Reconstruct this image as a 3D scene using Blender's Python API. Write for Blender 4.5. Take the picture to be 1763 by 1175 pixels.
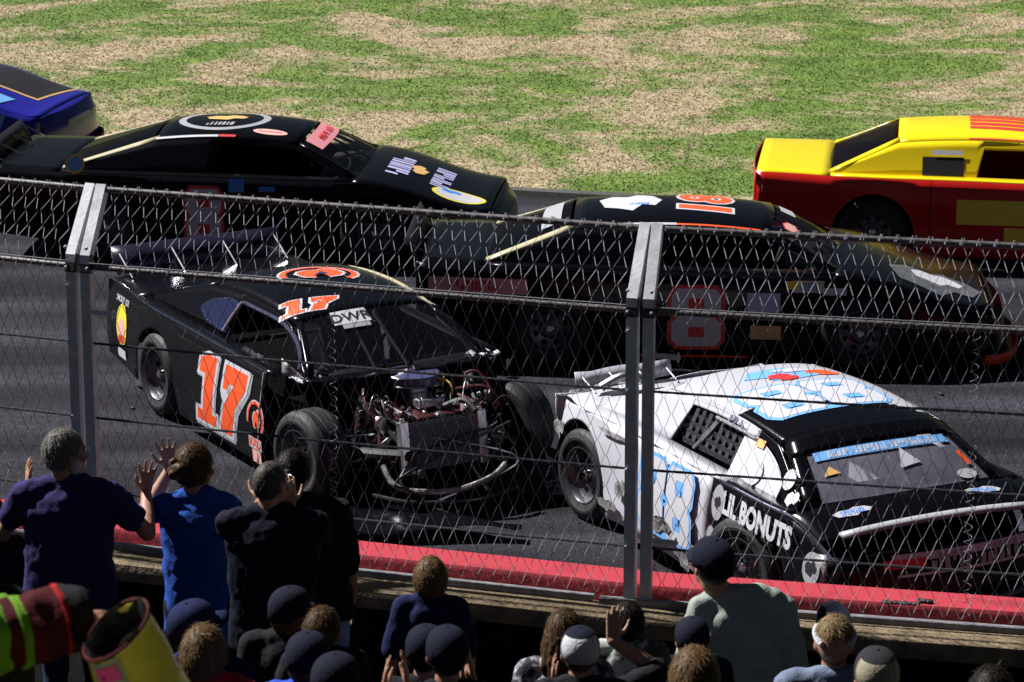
import bpy, bmesh, math, random
from mathutils import Vector, Matrix, Euler
for o in list(bpy.data.objects): bpy.data.objects.remove(o)
random.seed(7)
S = bpy.context.scene
COL = S.collection
# ------------------------------------------------------------------ camera, sky, sun, exposure
CAM_H, PITCH = 7.164, 0.257
FPX = 5465.0
cd = bpy.data.cameras.new('camera'); cam = bpy.data.objects.new('camera', cd); COL.objects.link(cam)
cam.location = (0, 0, CAM_H); cam.rotation_euler = (math.pi/2-PITCH, 0, 0)
cd.sensor_width = 36; cd.lens = FPX/1763*36; cd.clip_start = .5; cd.clip_end = 600
cd.dof.use_dof = True; cd.dof.focus_distance = 20.5; cd.dof.aperture_fstop = 9.0
S.camera = cam
SUN_AZ, SUN_EL = math.radians(152), math.radians(46)      # floodlight side: from the left, a little beyond the wall
wd = bpy.data.worlds.new('World'); S.world = wd; wd.use_nodes = True
nt = wd.node_tree; nt.nodes.clear()
sky = nt.nodes.new('ShaderNodeTexSky'); sky.sky_type = 'NISHITA'; sky.sun_disc = False
sky.sun_elevation = SUN_EL; sky.sun_rotation = math.pi/2-SUN_AZ
bg = nt.nodes.new('ShaderNodeBackground'); bg.inputs[1].default_value = 0.008
wo = nt.nodes.new('ShaderNodeOutputWorld'); nt.links.new(sky.outputs[0], bg.inputs[0]); nt.links.new(bg.outputs[0], wo.inputs[0])
sl = bpy.data.lights.new('sun', 'SUN'); sl.energy = 4.6; sl.angle = math.radians(.6); sl.color = (1, .985, .97)
sun = bpy.data.objects.new('sun', sl); COL.objects.link(sun)
sd = Vector((math.cos(SUN_AZ)*math.cos(SUN_EL), math.sin(SUN_AZ)*math.cos(SUN_EL), math.sin(SUN_EL)))
sun.rotation_euler = sd.to_track_quat('Z', 'Y').to_euler(); sun.location = sd*60
S.view_settings.view_transform = 'Standard'; S.view_settings.look = 'None'
S.view_settings.exposure = 1.0; S.view_settings.gamma = 1; S.view_settings.use_curve_mapping = False
S.cycles.max_bounces = 6; S.cycles.transparent_max_bounces = 12

def at(px, py, z):
    """point of the place seen at a photograph pixel, z metres along the view axis"""
    u, v = (px-881.5)/FPX, (py-587.5)/FPX
    c, s = math.cos(PITCH), math.sin(PITCH)
    return Vector((u*z, z*(c-v*s), CAM_H-z*(s+v*c)))

# ------------------------------------------------------------------ helpers
MATS = {}
def mat(name, col, rough=.5, metal=0., coat=0., noise=0., nscale=6., bump=0., bscale=40., spec=.5, alpha=1., trans=0., col2=None, stretch=None, sharp=None):
    if name in MATS: return MATS[name]
    m = bpy.data.materials.new(name); m.use_nodes = True
    t = m.node_tree; p = t.nodes['Principled BSDF']; L = t.links
    p.inputs['Base Color'].default_value = (*col, 1); p.inputs['Roughness'].default_value = rough
    p.inputs['Metallic'].default_value = metal; p.inputs['Coat Weight'].default_value = coat
    p.inputs['Coat Roughness'].default_value = .08
    p.inputs['Specular IOR Level'].default_value = spec; p.inputs['Alpha'].default_value = alpha
    p.inputs['Transmission Weight'].default_value = trans
    tc = t.nodes.new('ShaderNodeTexCoord')
    src = tc.outputs['Object']
    if stretch:
        mp = t.nodes.new('ShaderNodeMapping'); mp.inputs['Scale'].default_value = stretch
        L.new(src, mp.inputs['Vector']); src = mp.outputs[0]
    if noise > 0 or col2:
        n = t.nodes.new('ShaderNodeTexNoise'); n.inputs['Scale'].default_value = nscale; n.inputs['Detail'].default_value = 6; n.inputs['Roughness'].default_value = .62
        L.new(src, n.inputs['Vector'])
        r = t.nodes.new('ShaderNodeValToRGB')
        a, b = (.35, .68) if not sharp else sharp
        r.color_ramp.elements[0].position = a; r.color_ramp.elements[1].position = b
        c2 = col2 if col2 else tuple(min(1, c*(1+noise)) for c in col)
        c1 = col if col2 else tuple(c*(1-noise) for c in col)
        r.color_ramp.elements[0].color = (*c1, 1); r.color_ramp.elements[1].color = (*c2, 1)
        L.new(n.outputs[0], r.inputs[0]); L.new(r.outputs[0], p.inputs['Base Color'])
        if noise > 0 and rough > .15:
            mr = t.nodes.new('ShaderNodeMapRange'); mr.inputs[3].default_value = max(.05, rough-.12); mr.inputs[4].default_value = min(1, rough+.12)
            L.new(n.outputs[0], mr.inputs[0]); L.new(mr.outputs[0], p.inputs['Roughness'])
    if bump > 0:
        n2 = t.nodes.new('ShaderNodeTexNoise'); n2.inputs['Scale'].default_value = bscale; n2.inputs['Detail'].default_value = 5
        L.new(src, n2.inputs['Vector'])
        bn = t.nodes.new('ShaderNodeBump'); bn.inputs['Strength'].default_value = bump; bn.inputs['Distance'].default_value = .02
        L.new(n2.outputs[0], bn.inputs['Height']); L.new(bn.outputs[0], p.inputs['Normal'])
    MATS[name] = m; return m

class MB:
    def __init__(s): s.v = []; s.f = []; s.mi = []
    def poly(s, pts, mi=0):
        b = len(s.v); s.v += [tuple(p) for p in pts]; s.f.append(tuple(range(b, b+len(pts)))); s.mi.append(mi)
    def grid(s, P, mi=0, wrap=False, flip=False):
        b = len(s.v); n, k = len(P), len(P[0])
        for row in P: s.v += [tuple(p) for p in row]
        for i in range(n-1):
            for j in range(k if wrap else k-1):
                a, c = b+i*k+j, b+i*k+(j+1) % k
                q = (a, c, c+k, a+k)
                s.f.append(q[::-1] if flip else q); s.mi.append(mi)
    def box(s, c, d, mi=0, M=None):
        c = Vector(c); b = len(s.v)
        for x in (-.5, .5):
            for y in (-.5, .5):
                for z in (-.5, .5):
                    p = Vector((x*d[0], y*d[1], z*d[2]))
                    if M: p = M @ p
                    s.v.append(tuple(p+c))
        for q in ((0, 1, 3, 2), (4, 6, 7, 5), (0, 4, 5, 1), (2, 3, 7, 6), (0, 2, 6, 4), (1, 5, 7, 3)):
            s.f.append(tuple(b+i for i in q)); s.mi.append(mi)
    def tube(s, path, r, n=8, mi=0, closed=False, caps=True):
        path = [Vector(p) for p in path]; N = len(path)
        rs = r if isinstance(r, (list, tuple)) else [r]*N
        up = None; rings = []
        for i, p in enumerate(path):
            a = path[(i-1) % N] if (closed or i > 0) else p
            c = path[(i+1) % N] if (closed or i < N-1) else p
            t = (c-a)
            t = t.normalized() if t.length > 1e-9 else Vector((0, 0, 1))
            if up is None:
                up = Vector((0, 0, 1)) if abs(t.z) < .9 else Vector((1, 0, 0))
            x = t.cross(up)
            if x.length < 1e-6: x = t.orthogonal()
            x.normalize(); y = x.cross(t).normalized(); up = y
            rings.append([p+(x*math.cos(2*math.pi*k/n)+y*math.sin(2*math.pi*k/n))*rs[i] for k in range(n)])
        if closed: rings.append(rings[0])
        b = len(s.v)
        s.grid(rings, mi, wrap=True)
        if caps and not closed:
            s.f.append(tuple(b+k for k in range(n))[::-1]); s.mi.append(mi)
            e = b+(N-1)*n; s.f.append(tuple(e+k for k in range(n))); s.mi.append(mi)
    def lathe(s, prof, n=24, M=None, mi=0, a0=0., a1=2*math.pi):
        """prof: (radius, height) pairs turned about local z"""
        full = abs(a1-a0-2*math.pi) < 1e-6; k = n if full else n+1
        P = []
        for r, h in prof:
            row = []
            for i in range(k):
                a = a0+(a1-a0)*i/n
                p = Vector((r*math.cos(a), r*math.sin(a), h))
                row.append(M @ p if M else p)
            P.append(row)
        s.grid(P, mi, wrap=full)
    def ell(s, c, r, n=14, m=9, M=None, mi=0):
        c = Vector(c); P = []
        for i in range(m+1):
            th = math.pi*i/m; z = -math.cos(th); q = max(math.sin(th), 1e-4)
            row = []
            for k in range(n):
                a = 2*math.pi*k/n
                p = Vector((r[0]*q*math.cos(a), r[1]*q*math.sin(a), r[2]*z))
                row.append((M @ p if M else p)+c)
            P.append(row)
        b = len(s.v); s.grid(P, mi, wrap=True)
        s.f.append(tuple(b+k for k in range(n))[::-1]); s.mi.append(mi)
        e = b+m*n; s.f.append(tuple(e+k for k in range(n))); s.mi.append(mi)
    def cap(s, a, b, ra, rb, n=12, mi=0):
        """closed capsule with two radii"""
        a, b = Vector(a), Vector(b); d = (b-a); L = max(d.length, 1e-5); d /= L
        path, rs = [], []
        for i in range(5):
            th = math.pi/2*i/4; path.append(a-d*ra*math.cos(th)); rs.append(max(ra*math.sin(th), ra*.05))
        for i in range(5):
            th = math.pi/2*i/4; path.append(b+d*rb*math.sin(th)); rs.append(max(rb*math.cos(th), rb*.05))
        s.tube(path, rs, n, mi)
    def build(s, name, mats, parent=None, smooth=True, sharp=35, loc=None):
        me = bpy.data.meshes.new(name); me.from_pydata(s.v, [], s.f)
        ms = mats if isinstance(mats, (list, tuple)) else [mats]
        for m in ms: me.materials.append(m)
        if len(ms) > 1: me.polygons.foreach_set('material_index', s.mi)
        if smooth:
            me.polygons.foreach_set('use_smooth', [True]*len(me.polygons))
            if sharp: me.set_sharp_from_angle(angle=math.radians(sharp))
        me.update()
        o = bpy.data.objects.new(name, me); COL.objects.link(o)
        if parent: o.parent = parent
        if loc: o.location = loc
        return o
def empty(name, loc=(0, 0, 0), rz=0.):
    o = bpy.data.objects.new(name, None); COL.objects.link(o); o.location = loc; o.rotation_euler = (0, 0, rz); o.empty_display_size = .2; return o
def tag(o, label=None, cat=None, group=None, kind=None):
    if label: o['label'] = label
    if cat: o['category'] = cat
    if group: o['group'] = group
    if kind: o['kind'] = kind
    return o
def solid(o, t, off=0.):
    m = o.modifiers.new('thickness', 'SOLIDIFY'); m.thickness = t; m.offset = off; return o
def bevel(o, w, seg=2):
    m = o.modifiers.new('edge', 'BEVEL'); m.width = w; m.segments = seg; m.limit_method = 'ANGLE'; return o
def lerp(a, b, t): return a+(b-a)*t
def interp(x, pts):
    if x <= pts[0][0]: return pts[0][1]
    for (x0, y0), (x1, y1) in zip(pts, pts[1:]):
        if x <= x1:
            t = (x-x0)/(x1-x0); return y0+(y1-y0)*t
    return pts[-1][1]
def sinterp(x, pts):
    if x <= pts[0][0]: return pts[0][1]
    for (x0, y0), (x1, y1) in zip(pts, pts[1:]):
        if x <= x1:
            t = (x-x0)/(x1-x0); t = t*t*(3-2*t); return y0+(y1-y0)*t
    return pts[-1][1]
def lin(a, b, n): return [a+(b-a)*i/(n-1) for i in range(n)]

# ------------------------------------------------------------------ flat lettering: outlines prepared once, laid on surfaces later
FLAT = {}
_pending = []
def want_text(key, body, size=1., offset=0., shear=0., space=1.):
    c = bpy.data.curves.new('t', 'FONT'); c.body = body; c.size = size; c.offset = offset; c.shear = shear; c.space_character = space
    c.align_x = 'CENTER'; c.align_y = 'CENTER'; c.resolution_u = 3
    _pending.append((key, c))
def want_poly(key, polys, offset=0., cyc=True):
    c = bpy.data.curves.new('p', 'CURVE'); c.dimensions = '2D'; c.fill_mode = 'BOTH'; c.offset = offset
    for pl in polys:
        sp = c.splines.new('POLY'); sp.points.add(len(pl)-1); sp.use_cyclic_u = True
        for i, (x, y) in enumerate(pl): sp.points[i].co = (x, y, 0, 1)
    _pending.append((key, c))
def make_flat():
    obs = []
    for k, c in _pending:
        o = bpy.data.objects.new('f', c); COL.objects.link(o); obs.append((k, o))
    dg = bpy.context.evaluated_depsgraph_get(); dg.update()
    for k, o in obs:
        me = o.evaluated_get(dg).to_mesh()
        bm = bmesh.new(); bm.from_mesh(me)
        bmesh.ops.triangulate(bm, faces=bm.faces[:])
        FLAT[k] = ([v.co.copy() for v in bm.verts], [tuple(v.index for v in f.verts) for f in bm.faces])
        bm.free(); o.to_mesh_clear()
    for k, o in obs: 
        d = o.data; bpy.data.objects.remove(o); bpy.data.curves.remove(d)
def circle(cx, cy, rx, ry, n=28, a0=0, a1=360):
    return [(cx+rx*math.cos(math.radians(a0+(a1-a0)*i/n)), cy+ry*math.sin(math.radians(a0+(a1-a0)*i/n))) for i in range(n if a1-a0 == 360 else n+1)]
ONE = [(-.30, .42), (-.12, .5), (.10, .5), (.10, -.34), (.22, -.34), (.22, -.5), (-.28, -.5), (-.28, -.34), (-.14, -.34), (-.14, .22), (-.30, .22)]
SEVEN = [(x+.06, y) for x, y in [(.28, .5), (.84, .5), (.84, .28), (.63, -.08), (.58, -.5), (.28, -.5), (.35, -.08), (.55, .25), (.41, .25), (.41, .15), (.28, .15)]]
def shr(pl, k): return [(x-.25+y*k, y) for x, y in pl]
want_poly('17', [shr(ONE, .12), shr(SEVEN, .12)]); want_poly('17o', [shr(ONE, .12), shr(SEVEN, .12)], .055)
def chamf(x0, y0, x1, y1, c): return [(x0+c, y0), (x1-c, y0), (x1, y0+c), (x1, y1-c), (x1-c, y1), (x0+c, y1), (x0, y1-c), (x0, y0+c)]
def eight(cx): return [[(cx-.26, -.5), (cx+.26, -.5), (cx+.34, -.38), (cx+.34, -.1), (cx+.26, 0), (cx+.34, .1), (cx+.34, .38), (cx+.26, .5), (cx-.26, .5), (cx-.34, .38), (cx-.34, .1), (cx-.26, 0), (cx-.34, -.1), (cx-.34, -.38)],
                       chamf(cx-.11, -.34, cx+.11, -.16, .02), chamf(cx-.11, .16, cx+.11, .34, .02)]
want_poly('88', eight(-.37)+eight(.37)); want_poly('88o', [eight(-.37)[0], eight(.37)[0]], .05)
want_poly('8', eight(0)); want_poly('8o', [eight(0)[0]], .06)
want_text('18', '18', 1, .03, .1); want_text('18o', '18', 1, .07, .1)
for k, b in dict(dwr='DWR', rad='RAD', bon="LIL BONUTS", srj='SMOKEY JOE', pls='PLS').items():
    want_text(k, b, 1, .045 if k == 'bon' else .022)
def strokes(n, seed, gaps=()):
    """lettering the photograph leaves unreadable: upright strokes only"""
    r_ = random.Random(seed); x = 0; out = []
    for i in range(n):
        w = r_.uniform(.10, .22); h0, h1 = (-.36, .36) if r_.random() < .7 else ((-.36, .05) if r_.random() < .5 else (-.05, .36))
        out.append([(x, h0), (x+w, h0), (x+w+.05, h1), (x+.05, h1)]); x += w+r_.uniform(.07, .15)+(.3 if i in gaps else 0)
    return [[(a-x/2, b) for a, b in q] for q in out]
for i_, (k, n_, gp) in enumerate((('vis', 26, (5, 13)), ('out', 11, ()), ('race', 10, ()), ('tools', 12, (5,)), ('sign', 14, (6,)), ('sig', 7, ()), ('num', 5, ()))): want_poly(k, strokes(n_, i_+3, gp))
want_poly('disc', [circle(0, 0, .5, .5)]); want_poly('oval', [circle(0, 0, .5, .32)]); want_poly('ring', [circle(0, 0, .5, .5), circle(0, 0, .42, .42)])
want_poly('rect', [[(-.5, -.5), (.5, -.5), (.5, .5), (-.5, .5)]]); want_poly('hex', [circle(0, 0, .5, .4, 6)])
want_poly('arc', [circle(0, 0, .5, .5, 30, -40, 200)+circle(0, 0, .42, .42, 30, 200, -40)])
want_poly('flame', [[(-.30, 0), (-.26, .14), (-.14, .22), (-.02, .20), (.06, .30), (.20, .28), (.28, .18), (.34, .02), (.28, -.14), (.12, -.24), (.10, -.12), (.02, -.02), (-.06, -.12), (-.04, -.24), (-.20, -.20)]])
want_poly('blob', [[(-.5, .1), (-.3, .3), (-.05, .25), (.1, .4), (.35, .3), (.5, .05), (.4, -.2), (.2, -.15), (.05, -.4), (-.2, -.3), (-.4, -.25)]])
want_poly('tri', [[(-.5, -.3), (.5, -.2), (.0, .4)]])
make_flat()
def decal(name, keys, surf, org, ax, ay, parent, label=None, off=.009, step=.12, flip=False):
    """keys: [(flat key, material, scale x, scale y, dx, dy)], laid over surf(a, b) -> (point, normal); ax, ay: the two axes of the lettering in (a, b)"""
    b = MB(); ms = []
    for li, (k, m, sx, sy, dx, dy) in enumerate(keys):
        vs, fs = FLAT[k]
        bm = bmesh.new(); bv = [bm.verts.new((v.x*sx+dx, v.y*sy+dy, 0)) for v in vs]
        for f in fs:
            try: bm.faces.new([bv[i] for i in f])
            except ValueError: pass
        for _ in range(3):
            e = [x for x in bm.edges if x.calc_length() > step]
            if not e: break
            bmesh.ops.subdivide_edges(bm, edges=e, cuts=1); bmesh.ops.triangulate(bm, faces=bm.faces[:])
        bm.verts.index_update(); base = len(b.v)
        for v in bm.verts:
            a_ = org[0]+ax[0]*v.co.x+ay[0]*v.co.y; b_ = org[1]+ax[1]*v.co.x+ay[1]*v.co.y
            p, n = surf(a_, b_)
            b.v.append(tuple(Vector(p)+Vector(n)*(off+.0015*li)))
        for f in bm.faces:
            q = tuple(base+v.index for v in f.verts); b.f.append(q[::-1] if flip else q); b.mi.append(li)
        bm.free(); ms.append(m)
    o = b.build(name, ms, parent, smooth=False)
    if label: o['label'] = label
    return o
# ------------------------------------------------------------------ materials of the place
def grass_mat(name, blades):
    m = bpy.data.materials.new(name); m.use_nodes = True; t = m.node_tree; L = t.links; p = t.nodes['Principled BSDF']
    p.inputs['Roughness'].default_value = .75; p.inputs['Specular IOR Level'].default_value = .2
    tc = t.nodes.new('ShaderNodeTexCoord')
    def noise(scale, sx=1., det=7, dist=0., rough=.6):
        mp = t.nodes.new('ShaderNodeMapping'); mp.inputs['Scale'].default_value = (sx, 1, .05); L.new(tc.outputs['Object'], mp.inputs[0])
        n = t.nodes.new('ShaderNodeTexNoise'); n.inputs['Scale'].default_value = scale; n.inputs['Detail'].default_value = det; n.inputs['Distortion'].default_value = dist; n.inputs['Roughness'].default_value = rough
        L.new(mp.outputs[0], n.inputs[0]); return n.outputs[0]
    def ramp(src, stops):
        r = t.nodes.new('ShaderNodeValToRGB'); L.new(src, r.inputs[0])
        while len(r.color_ramp.elements) < len(stops): r.color_ramp.elements.new(.5)
        for e, (q, c) in zip(r.color_ramp.elements, stops): e.position = q; e.color = (*c, 1)
        return r.outputs[0]
    def mix(f, a, b, mode='MIX'):
        x = t.nodes.new('ShaderNodeMix'); x.data_type = 'RGBA'; x.blend_type = mode
        if hasattr(f, 'is_linked'): L.new(f, x.inputs[0])
        else: x.inputs[0].default_value = f
        for i, q in ((6, a), (7, b)):
            if hasattr(q, 'is_linked'): L.new(q, x.inputs[i])
            else: x.inputs[i].default_value = (*q, 1)
        return x.outputs[2]
    W0 = (0, 0, 0); W1 = (1, 1, 1)
    patch = ramp(noise(.36, .95, 12, .45, .76), [(.47, W0), (.555, W1)])
    green = ramp(noise(1.7, .7, 6), [(.3, (.085, .145, .026)), (.52, (.145, .225, .042)), (.75, (.215, .30, .062))])
    tan = ramp(noise(3.1, .8, 6), [(.3, (.36, .275, .17)), (.55, (.46, .365, .235)), (.75, (.55, .45, .30))])
    c = mix(patch, green, tan)
    if blades:
        g = t.nodes.new('ShaderNodeNewGeometry')
        c = mix(1., c, ramp(g.outputs['Random Per Island'], [(0, (.86, .87, .86)), (.5, (1, 1, 1)), (1, (1.12, 1.10, 1.08))]), 'MULTIPLY')
    else:
        c = mix(1., c, ramp(noise(14, 1, 4), [(.3, (.55, .55, .5)), (.7, (1.05, 1.05, 1.05))]), 'MULTIPLY')
        n = t.nodes.new('ShaderNodeTexNoise'); n.inputs['Scale'].default_value = 22; n.inputs['Detail'].default_value = 6; L.new(tc.outputs['Object'], n.inputs[0])
        b = t.nodes.new('ShaderNodeBump'); b.inputs['Strength'].default_value = .8; b.inputs['Distance'].default_value = .05; L.new(n.outputs[0], b.inputs['Height']); L.new(b.outputs[0], p.inputs['Normal'])
    L.new(c, p.inputs['Base Color']); return m
GRASS = grass_mat('grass_ground', False); BLADE = grass_mat('grass_blades', True)
def asphalt_mat():
    m = bpy.data.materials.new('asphalt'); m.use_nodes = True; t = m.node_tree; L = t.links; p = t.nodes['Principled BSDF']
    tc = t.nodes.new('ShaderNodeTexCoord')
    def noise(scale, sc, det=6, rz=-.22):
        mp = t.nodes.new('ShaderNodeMapping'); mp.inputs['Scale'].default_value = sc; mp.inputs['Rotation'].default_value = (0, 0, -rz); L.new(tc.outputs['Object'], mp.inputs[0])
        n = t.nodes.new('ShaderNodeTexNoise'); n.inputs['Scale'].default_value = scale; n.inputs['Detail'].default_value = det; L.new(mp.outputs[0], n.inputs[0]); return n.outputs[0]
    def ramp(src, stops):
        r = t.nodes.new('ShaderNodeValToRGB'); L.new(src, r.inputs[0])
        while len(r.color_ramp.elements) < len(stops): r.color_ramp.elements.new(.5)
        for e, (q, c) in zip(r.color_ramp.elements, stops): e.position = q; e.color = (c*1.0, c*.985, c*1.05, 1)
        return r.outputs[0]
    def mul(a, b):
        x = t.nodes.new('ShaderNodeMix'); x.data_type = 'RGBA'; x.blend_type = 'MULTIPLY'; x.inputs[0].default_value = 1; L.new(a, x.inputs[6]); L.new(b, x.inputs[7]); return x.outputs[2]
    base = ramp(noise(1.2, (.12, 1.4, 1)), [(.36, .009), (.50, .020), (.66, .036)])       # rubbered lanes run along the track
    blot = ramp(noise(.9, (.7, 1, 1)), [(.35, .75), (.65, 1.2)])
    spk = ramp(noise(60, (1, 1, 1), 2), [(.38, .55), (.52, 1.0), (.66, 1.9)])
    pit = ramp(noise(24, (.8, 1, 1), 3), [(.3, .7), (.7, 1.25)])
    c = mul(mul(mul(base, blot), spk), pit); L.new(c, p.inputs['Base Color'])
    p.inputs['Roughness'].default_value = .8; p.inputs['Specular IOR Level'].default_value = .12
    n = t.nodes.new('ShaderNodeTexNoise'); n.inputs['Scale'].default_value = 70; n.inputs['Detail'].default_value = 4; L.new(tc.outputs['Object'], n.inputs[0])
    b = t.nodes.new('ShaderNodeBump'); b.inputs['Strength'].default_value = .7; b.inputs['Distance'].default_value = .012; L.new(n.outputs[0], b.inputs['Height']); L.new(b.outputs[0], p.inputs['Normal'])
    return m
ASPH = asphalt_mat()
M_red = mat('red_wall_paint', (.40, .034, .050), .5, coat=.1, col2=(.13, .014, .020), nscale=3.2, noise=.0, sharp=(.56, .80), bump=.15, bscale=25)
M_conc = mat('tan_concrete', (.20, .145, .085), .9, noise=.45, nscale=9, bump=.6, bscale=45)
M_step = mat('stand_concrete_shade', (.008, .008, .008), .95, spec=0., noise=.3, nscale=5, bump=.4)  # steps coloured near-black: the shade over the stand is in the colour
M_galv = mat('galvanised_steel', (.62, .62, .67), .5, metal=.1, noise=.15, nscale=14, bump=.08, bscale=60)
M_galvd = mat('weathered_steel', (.11, .10, .10), .5, metal=.4, noise=.3, nscale=18)
M_wire = mat('fence_wire', (.31, .31, .36), .7, metal=0., spec=.1)
M_cable = mat('dark_cable', (.06, .06, .07), .45, metal=.6)
M_blk = mat('black_rubber', (.014, .014, .015), .62, noise=.2, nscale=20)
M_brk = mat('black_bracket', (.02, .02, .022), .4)

# ------------------------------------------------------------------ infield, track
g = MB(); g.poly([(-220, -40, 0), (220, -40, 0), (220, 380, 0), (-220, 380, 0)])
tag(g.build('infield_ground', GRASS, smooth=False), kind='structure')
EDGE = [(-26, 44.6), (-14, 38.6), (-7, 35.8), (-3, 34.45), (0, 33.55), (3, 32.75), (7, 31.9), (14, 30.9), (26, 30.2)]
FENCE = [Vector(p) for p in ((-7.80, 18.70), (-5.085, 17.315), (-2.266, 16.127), (.632, 15.176), (3.61, 14.516), (6.63, 14.09))]
ZB = 1.827
def edge_y(x): return sinterp(x, EDGE) if False else interp(x, EDGE)
def wall_line(off):
    """the wall's line moved off metres towards the track"""
    d0 = (FENCE[1]-FENCE[0]).normalized(); d1 = (FENCE[-1]-FENCE[-2]).normalized()
    pts = [FENCE[0]-d0*16]+FENCE+[FENCE[-1]+d1*18]
    out = []
    for i, p in enumerate(pts):
        a = pts[max(0, i-1)]; b = pts[min(len(pts)-1, i+1)]
        t = (b-a).normalized(); out.append(p+Vector((-t.y, t.x))*off)
    return out
near = wall_line(.4)
g = MB()
xs = lin(-24, 26, 51); P = []
for t in lin(0, 1, 8):
    row = []
    for x in xs:
        yn = interp(x, [(p.x, p.y) for p in near]); row.append((x, lerp(yn, edge_y(x)+.03*math.sin(x*5.1)+.04*math.sin(x*2.3+1), t), .004))
    P.append(row)
g.grid(P); tag(g.build('race_track', ASPH, smooth=False), kind='structure')
# a low concrete lip where asphalt meets turf
g = MB()
P = []
for x in xs:
    y = edge_y(x); P.append([(x, y-.10, .006), (x, y-.08, .05), (x, y+.06, .055), (x, y+.09, .006)])
g.grid(P); tag(g.build('track_edge_kerb', mat('edge_kerb', (.05, .048, .045), .85, noise=.4), smooth=False), kind='structure')
# short turf, blade by blade where the picture shows it
v, f = [], []
rnd = random.Random(3)
for i in range(135000):
    y = 31.6+17.2*rnd.random()**.92; x = (rnd.random()-.5)*2*(.165*y+1.3)
    if y < edge_y(x)+.02: continue
    for k in range(3):
        a = rnd.random()*6.283; h = .007+.016*rnd.random()**1.8; w = .005+.006*rnd.random(); l = .04*rnd.random()
        bx, by = x+.03*(rnd.random()-.5), y+.03*(rnd.random()-.5); dx, dy = math.cos(a), math.sin(a); n0 = len(v)
        v += [(bx-dy*w, by+dx*w, 0), (bx+dy*w, by-dx*w, 0), (bx+dx*l, by+dy*l, h)]; f.append((n0, n0+1, n0+2))
me = bpy.data.meshes.new('infield_turf'); me.from_pydata(v, [], f); me.materials.append(BLADE)
o = bpy.data.objects.new('infield_turf', me); COL.objects.link(o)
tag(o, 'patchy green and straw coloured infield turf beyond the race track', 'grass', kind='stuff')
# rubber crumbs on the track
g = MB()
for i in range(420):
    y = 16.6+9*rnd.random()**1.5; x = (rnd.random()-.5)*11
    if y < interp(x, [(p.x, p.y) for p in near])+.15: continue
    r = .008+.022*rnd.random()**3; g.ell((x, y, r*.5+.004), (r*(1+rnd.random()), r, r*.6), 5, 3, Matrix.Rotation(rnd.random()*3, 3, 'Z'))
tag(g.build('rubber_crumbs', M_blk, smooth=False), 'black rubber crumbs and grit scattered on the asphalt by the wall', 'debris', kind='stuff')

# ------------------------------------------------------------------ walls and stand
def sweep(name, prof, m, smooth=True):
    """prof: (offset towards the track, z)"""
    b = MB(); rows = [[(p.x, p.y, z) for p in wall_line(o_)] for o_, z in prof]
    b.grid(rows); return b.build(name, m, smooth=smooth, sharp=40)
o = sweep('track_wall', [(.285, -.02), (.285, 1.775), (.30, 1.80), (.505, 1.805), (.525, 1.78), (.54, -.02)], M_red)
tag(o, 'long red painted concrete track wall with a flat lit top', 'wall')
o = sweep('fence_wall', [(.02, -.02), (.02, 1.79), (-.02, 1.80), (-.175, 1.80), (-.205, 1.785), (-.215, 1.75), (-.215, 1.70), (-.20, 1.69)], M_conc)
tag(o, 'tan weathered concrete wall carrying the catch fence on its top', 'wall')
b = MB(); b.grid([[(p.x, p.y, z) for p in wall_line(-.185)] for z in (1.695, -.02)]); b.build('wall_face', mat('wall_face_shade', (.008, .008, .009), .8, spec=.05, noise=.5, nscale=4), o)  # near-black colour stands in for the shade on the face below the coping
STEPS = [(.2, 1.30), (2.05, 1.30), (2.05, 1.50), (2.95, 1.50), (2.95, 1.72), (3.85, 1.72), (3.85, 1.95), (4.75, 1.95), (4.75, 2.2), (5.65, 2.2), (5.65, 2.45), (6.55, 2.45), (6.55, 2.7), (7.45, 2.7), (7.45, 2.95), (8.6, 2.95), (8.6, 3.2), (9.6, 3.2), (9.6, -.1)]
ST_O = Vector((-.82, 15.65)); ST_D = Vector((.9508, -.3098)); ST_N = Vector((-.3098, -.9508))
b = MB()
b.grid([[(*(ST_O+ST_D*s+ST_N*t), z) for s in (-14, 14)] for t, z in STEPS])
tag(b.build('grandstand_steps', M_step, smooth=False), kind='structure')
def floor_z(x, y):
    t = (Vector((x, y))-ST_O).dot(ST_N); z = 1.30
    for a, h in STEPS[:-1]:
        if t >= a: z = h
    return z

# ------------------------------------------------------------------ the catch fence
fence = empty('catch_fence', (FENCE[3].x, FENCE[3].y, ZB))
tag(fence, 'tall chain link catch fence on steel posts leaning in over the track', 'fence')
FO = Vector((FENCE[3].x, FENCE[3].y, ZB))
HB, AY, AZ = 1.555, .225, .315           # height of the bend, reach and rise of the arm
CAB = [.273, .681, 1.089]; R2 = 1.497
PITCHW = .0405
def wire_mesh(odd):
    b = MB(); pts = []; n = 19; row = .0805
    L1 = HB; La = math.hypot(AY, AZ); tot = L1+La; k = int(tot/row)
    for j in range(k+1):
        s_ = j*row+.02
        z, y = (s_, 0) if s_ < L1 else (L1+(s_-L1)*AZ/La, (s_-L1)*AY/La)
        side = (j % 2) ^ odd
        x = PITCHW*side+(.003 if not side else -.003); yy = y+(.004 if (j % 2) else -.004)
        if pts:
            pts.append((x+(-.0055 if side else .0055), yy, z-.011))
        pts.append((x, yy, z))
        if j < k: pts.append((x+(-.0055 if side else .0055), yy, z+.011))
    # over the top rail and back
    z, y = L1+AZ, AY
    pts += [(pts[-1][0]+.006, y-.027, z-.002), (pts[-1][0]+.014, y-.008, z+.030), (pts[-1][0]+.02, y+.022, z+.012), (pts[-1][0]+.02, y+.012, z-.035)]
    b.tube(pts, .0016, 4, caps=False)
    me = bpy.data.meshes.new('wire'); me.from_pydata(b.v, [], b.f); me.materials.append(M_wire); return me
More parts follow.
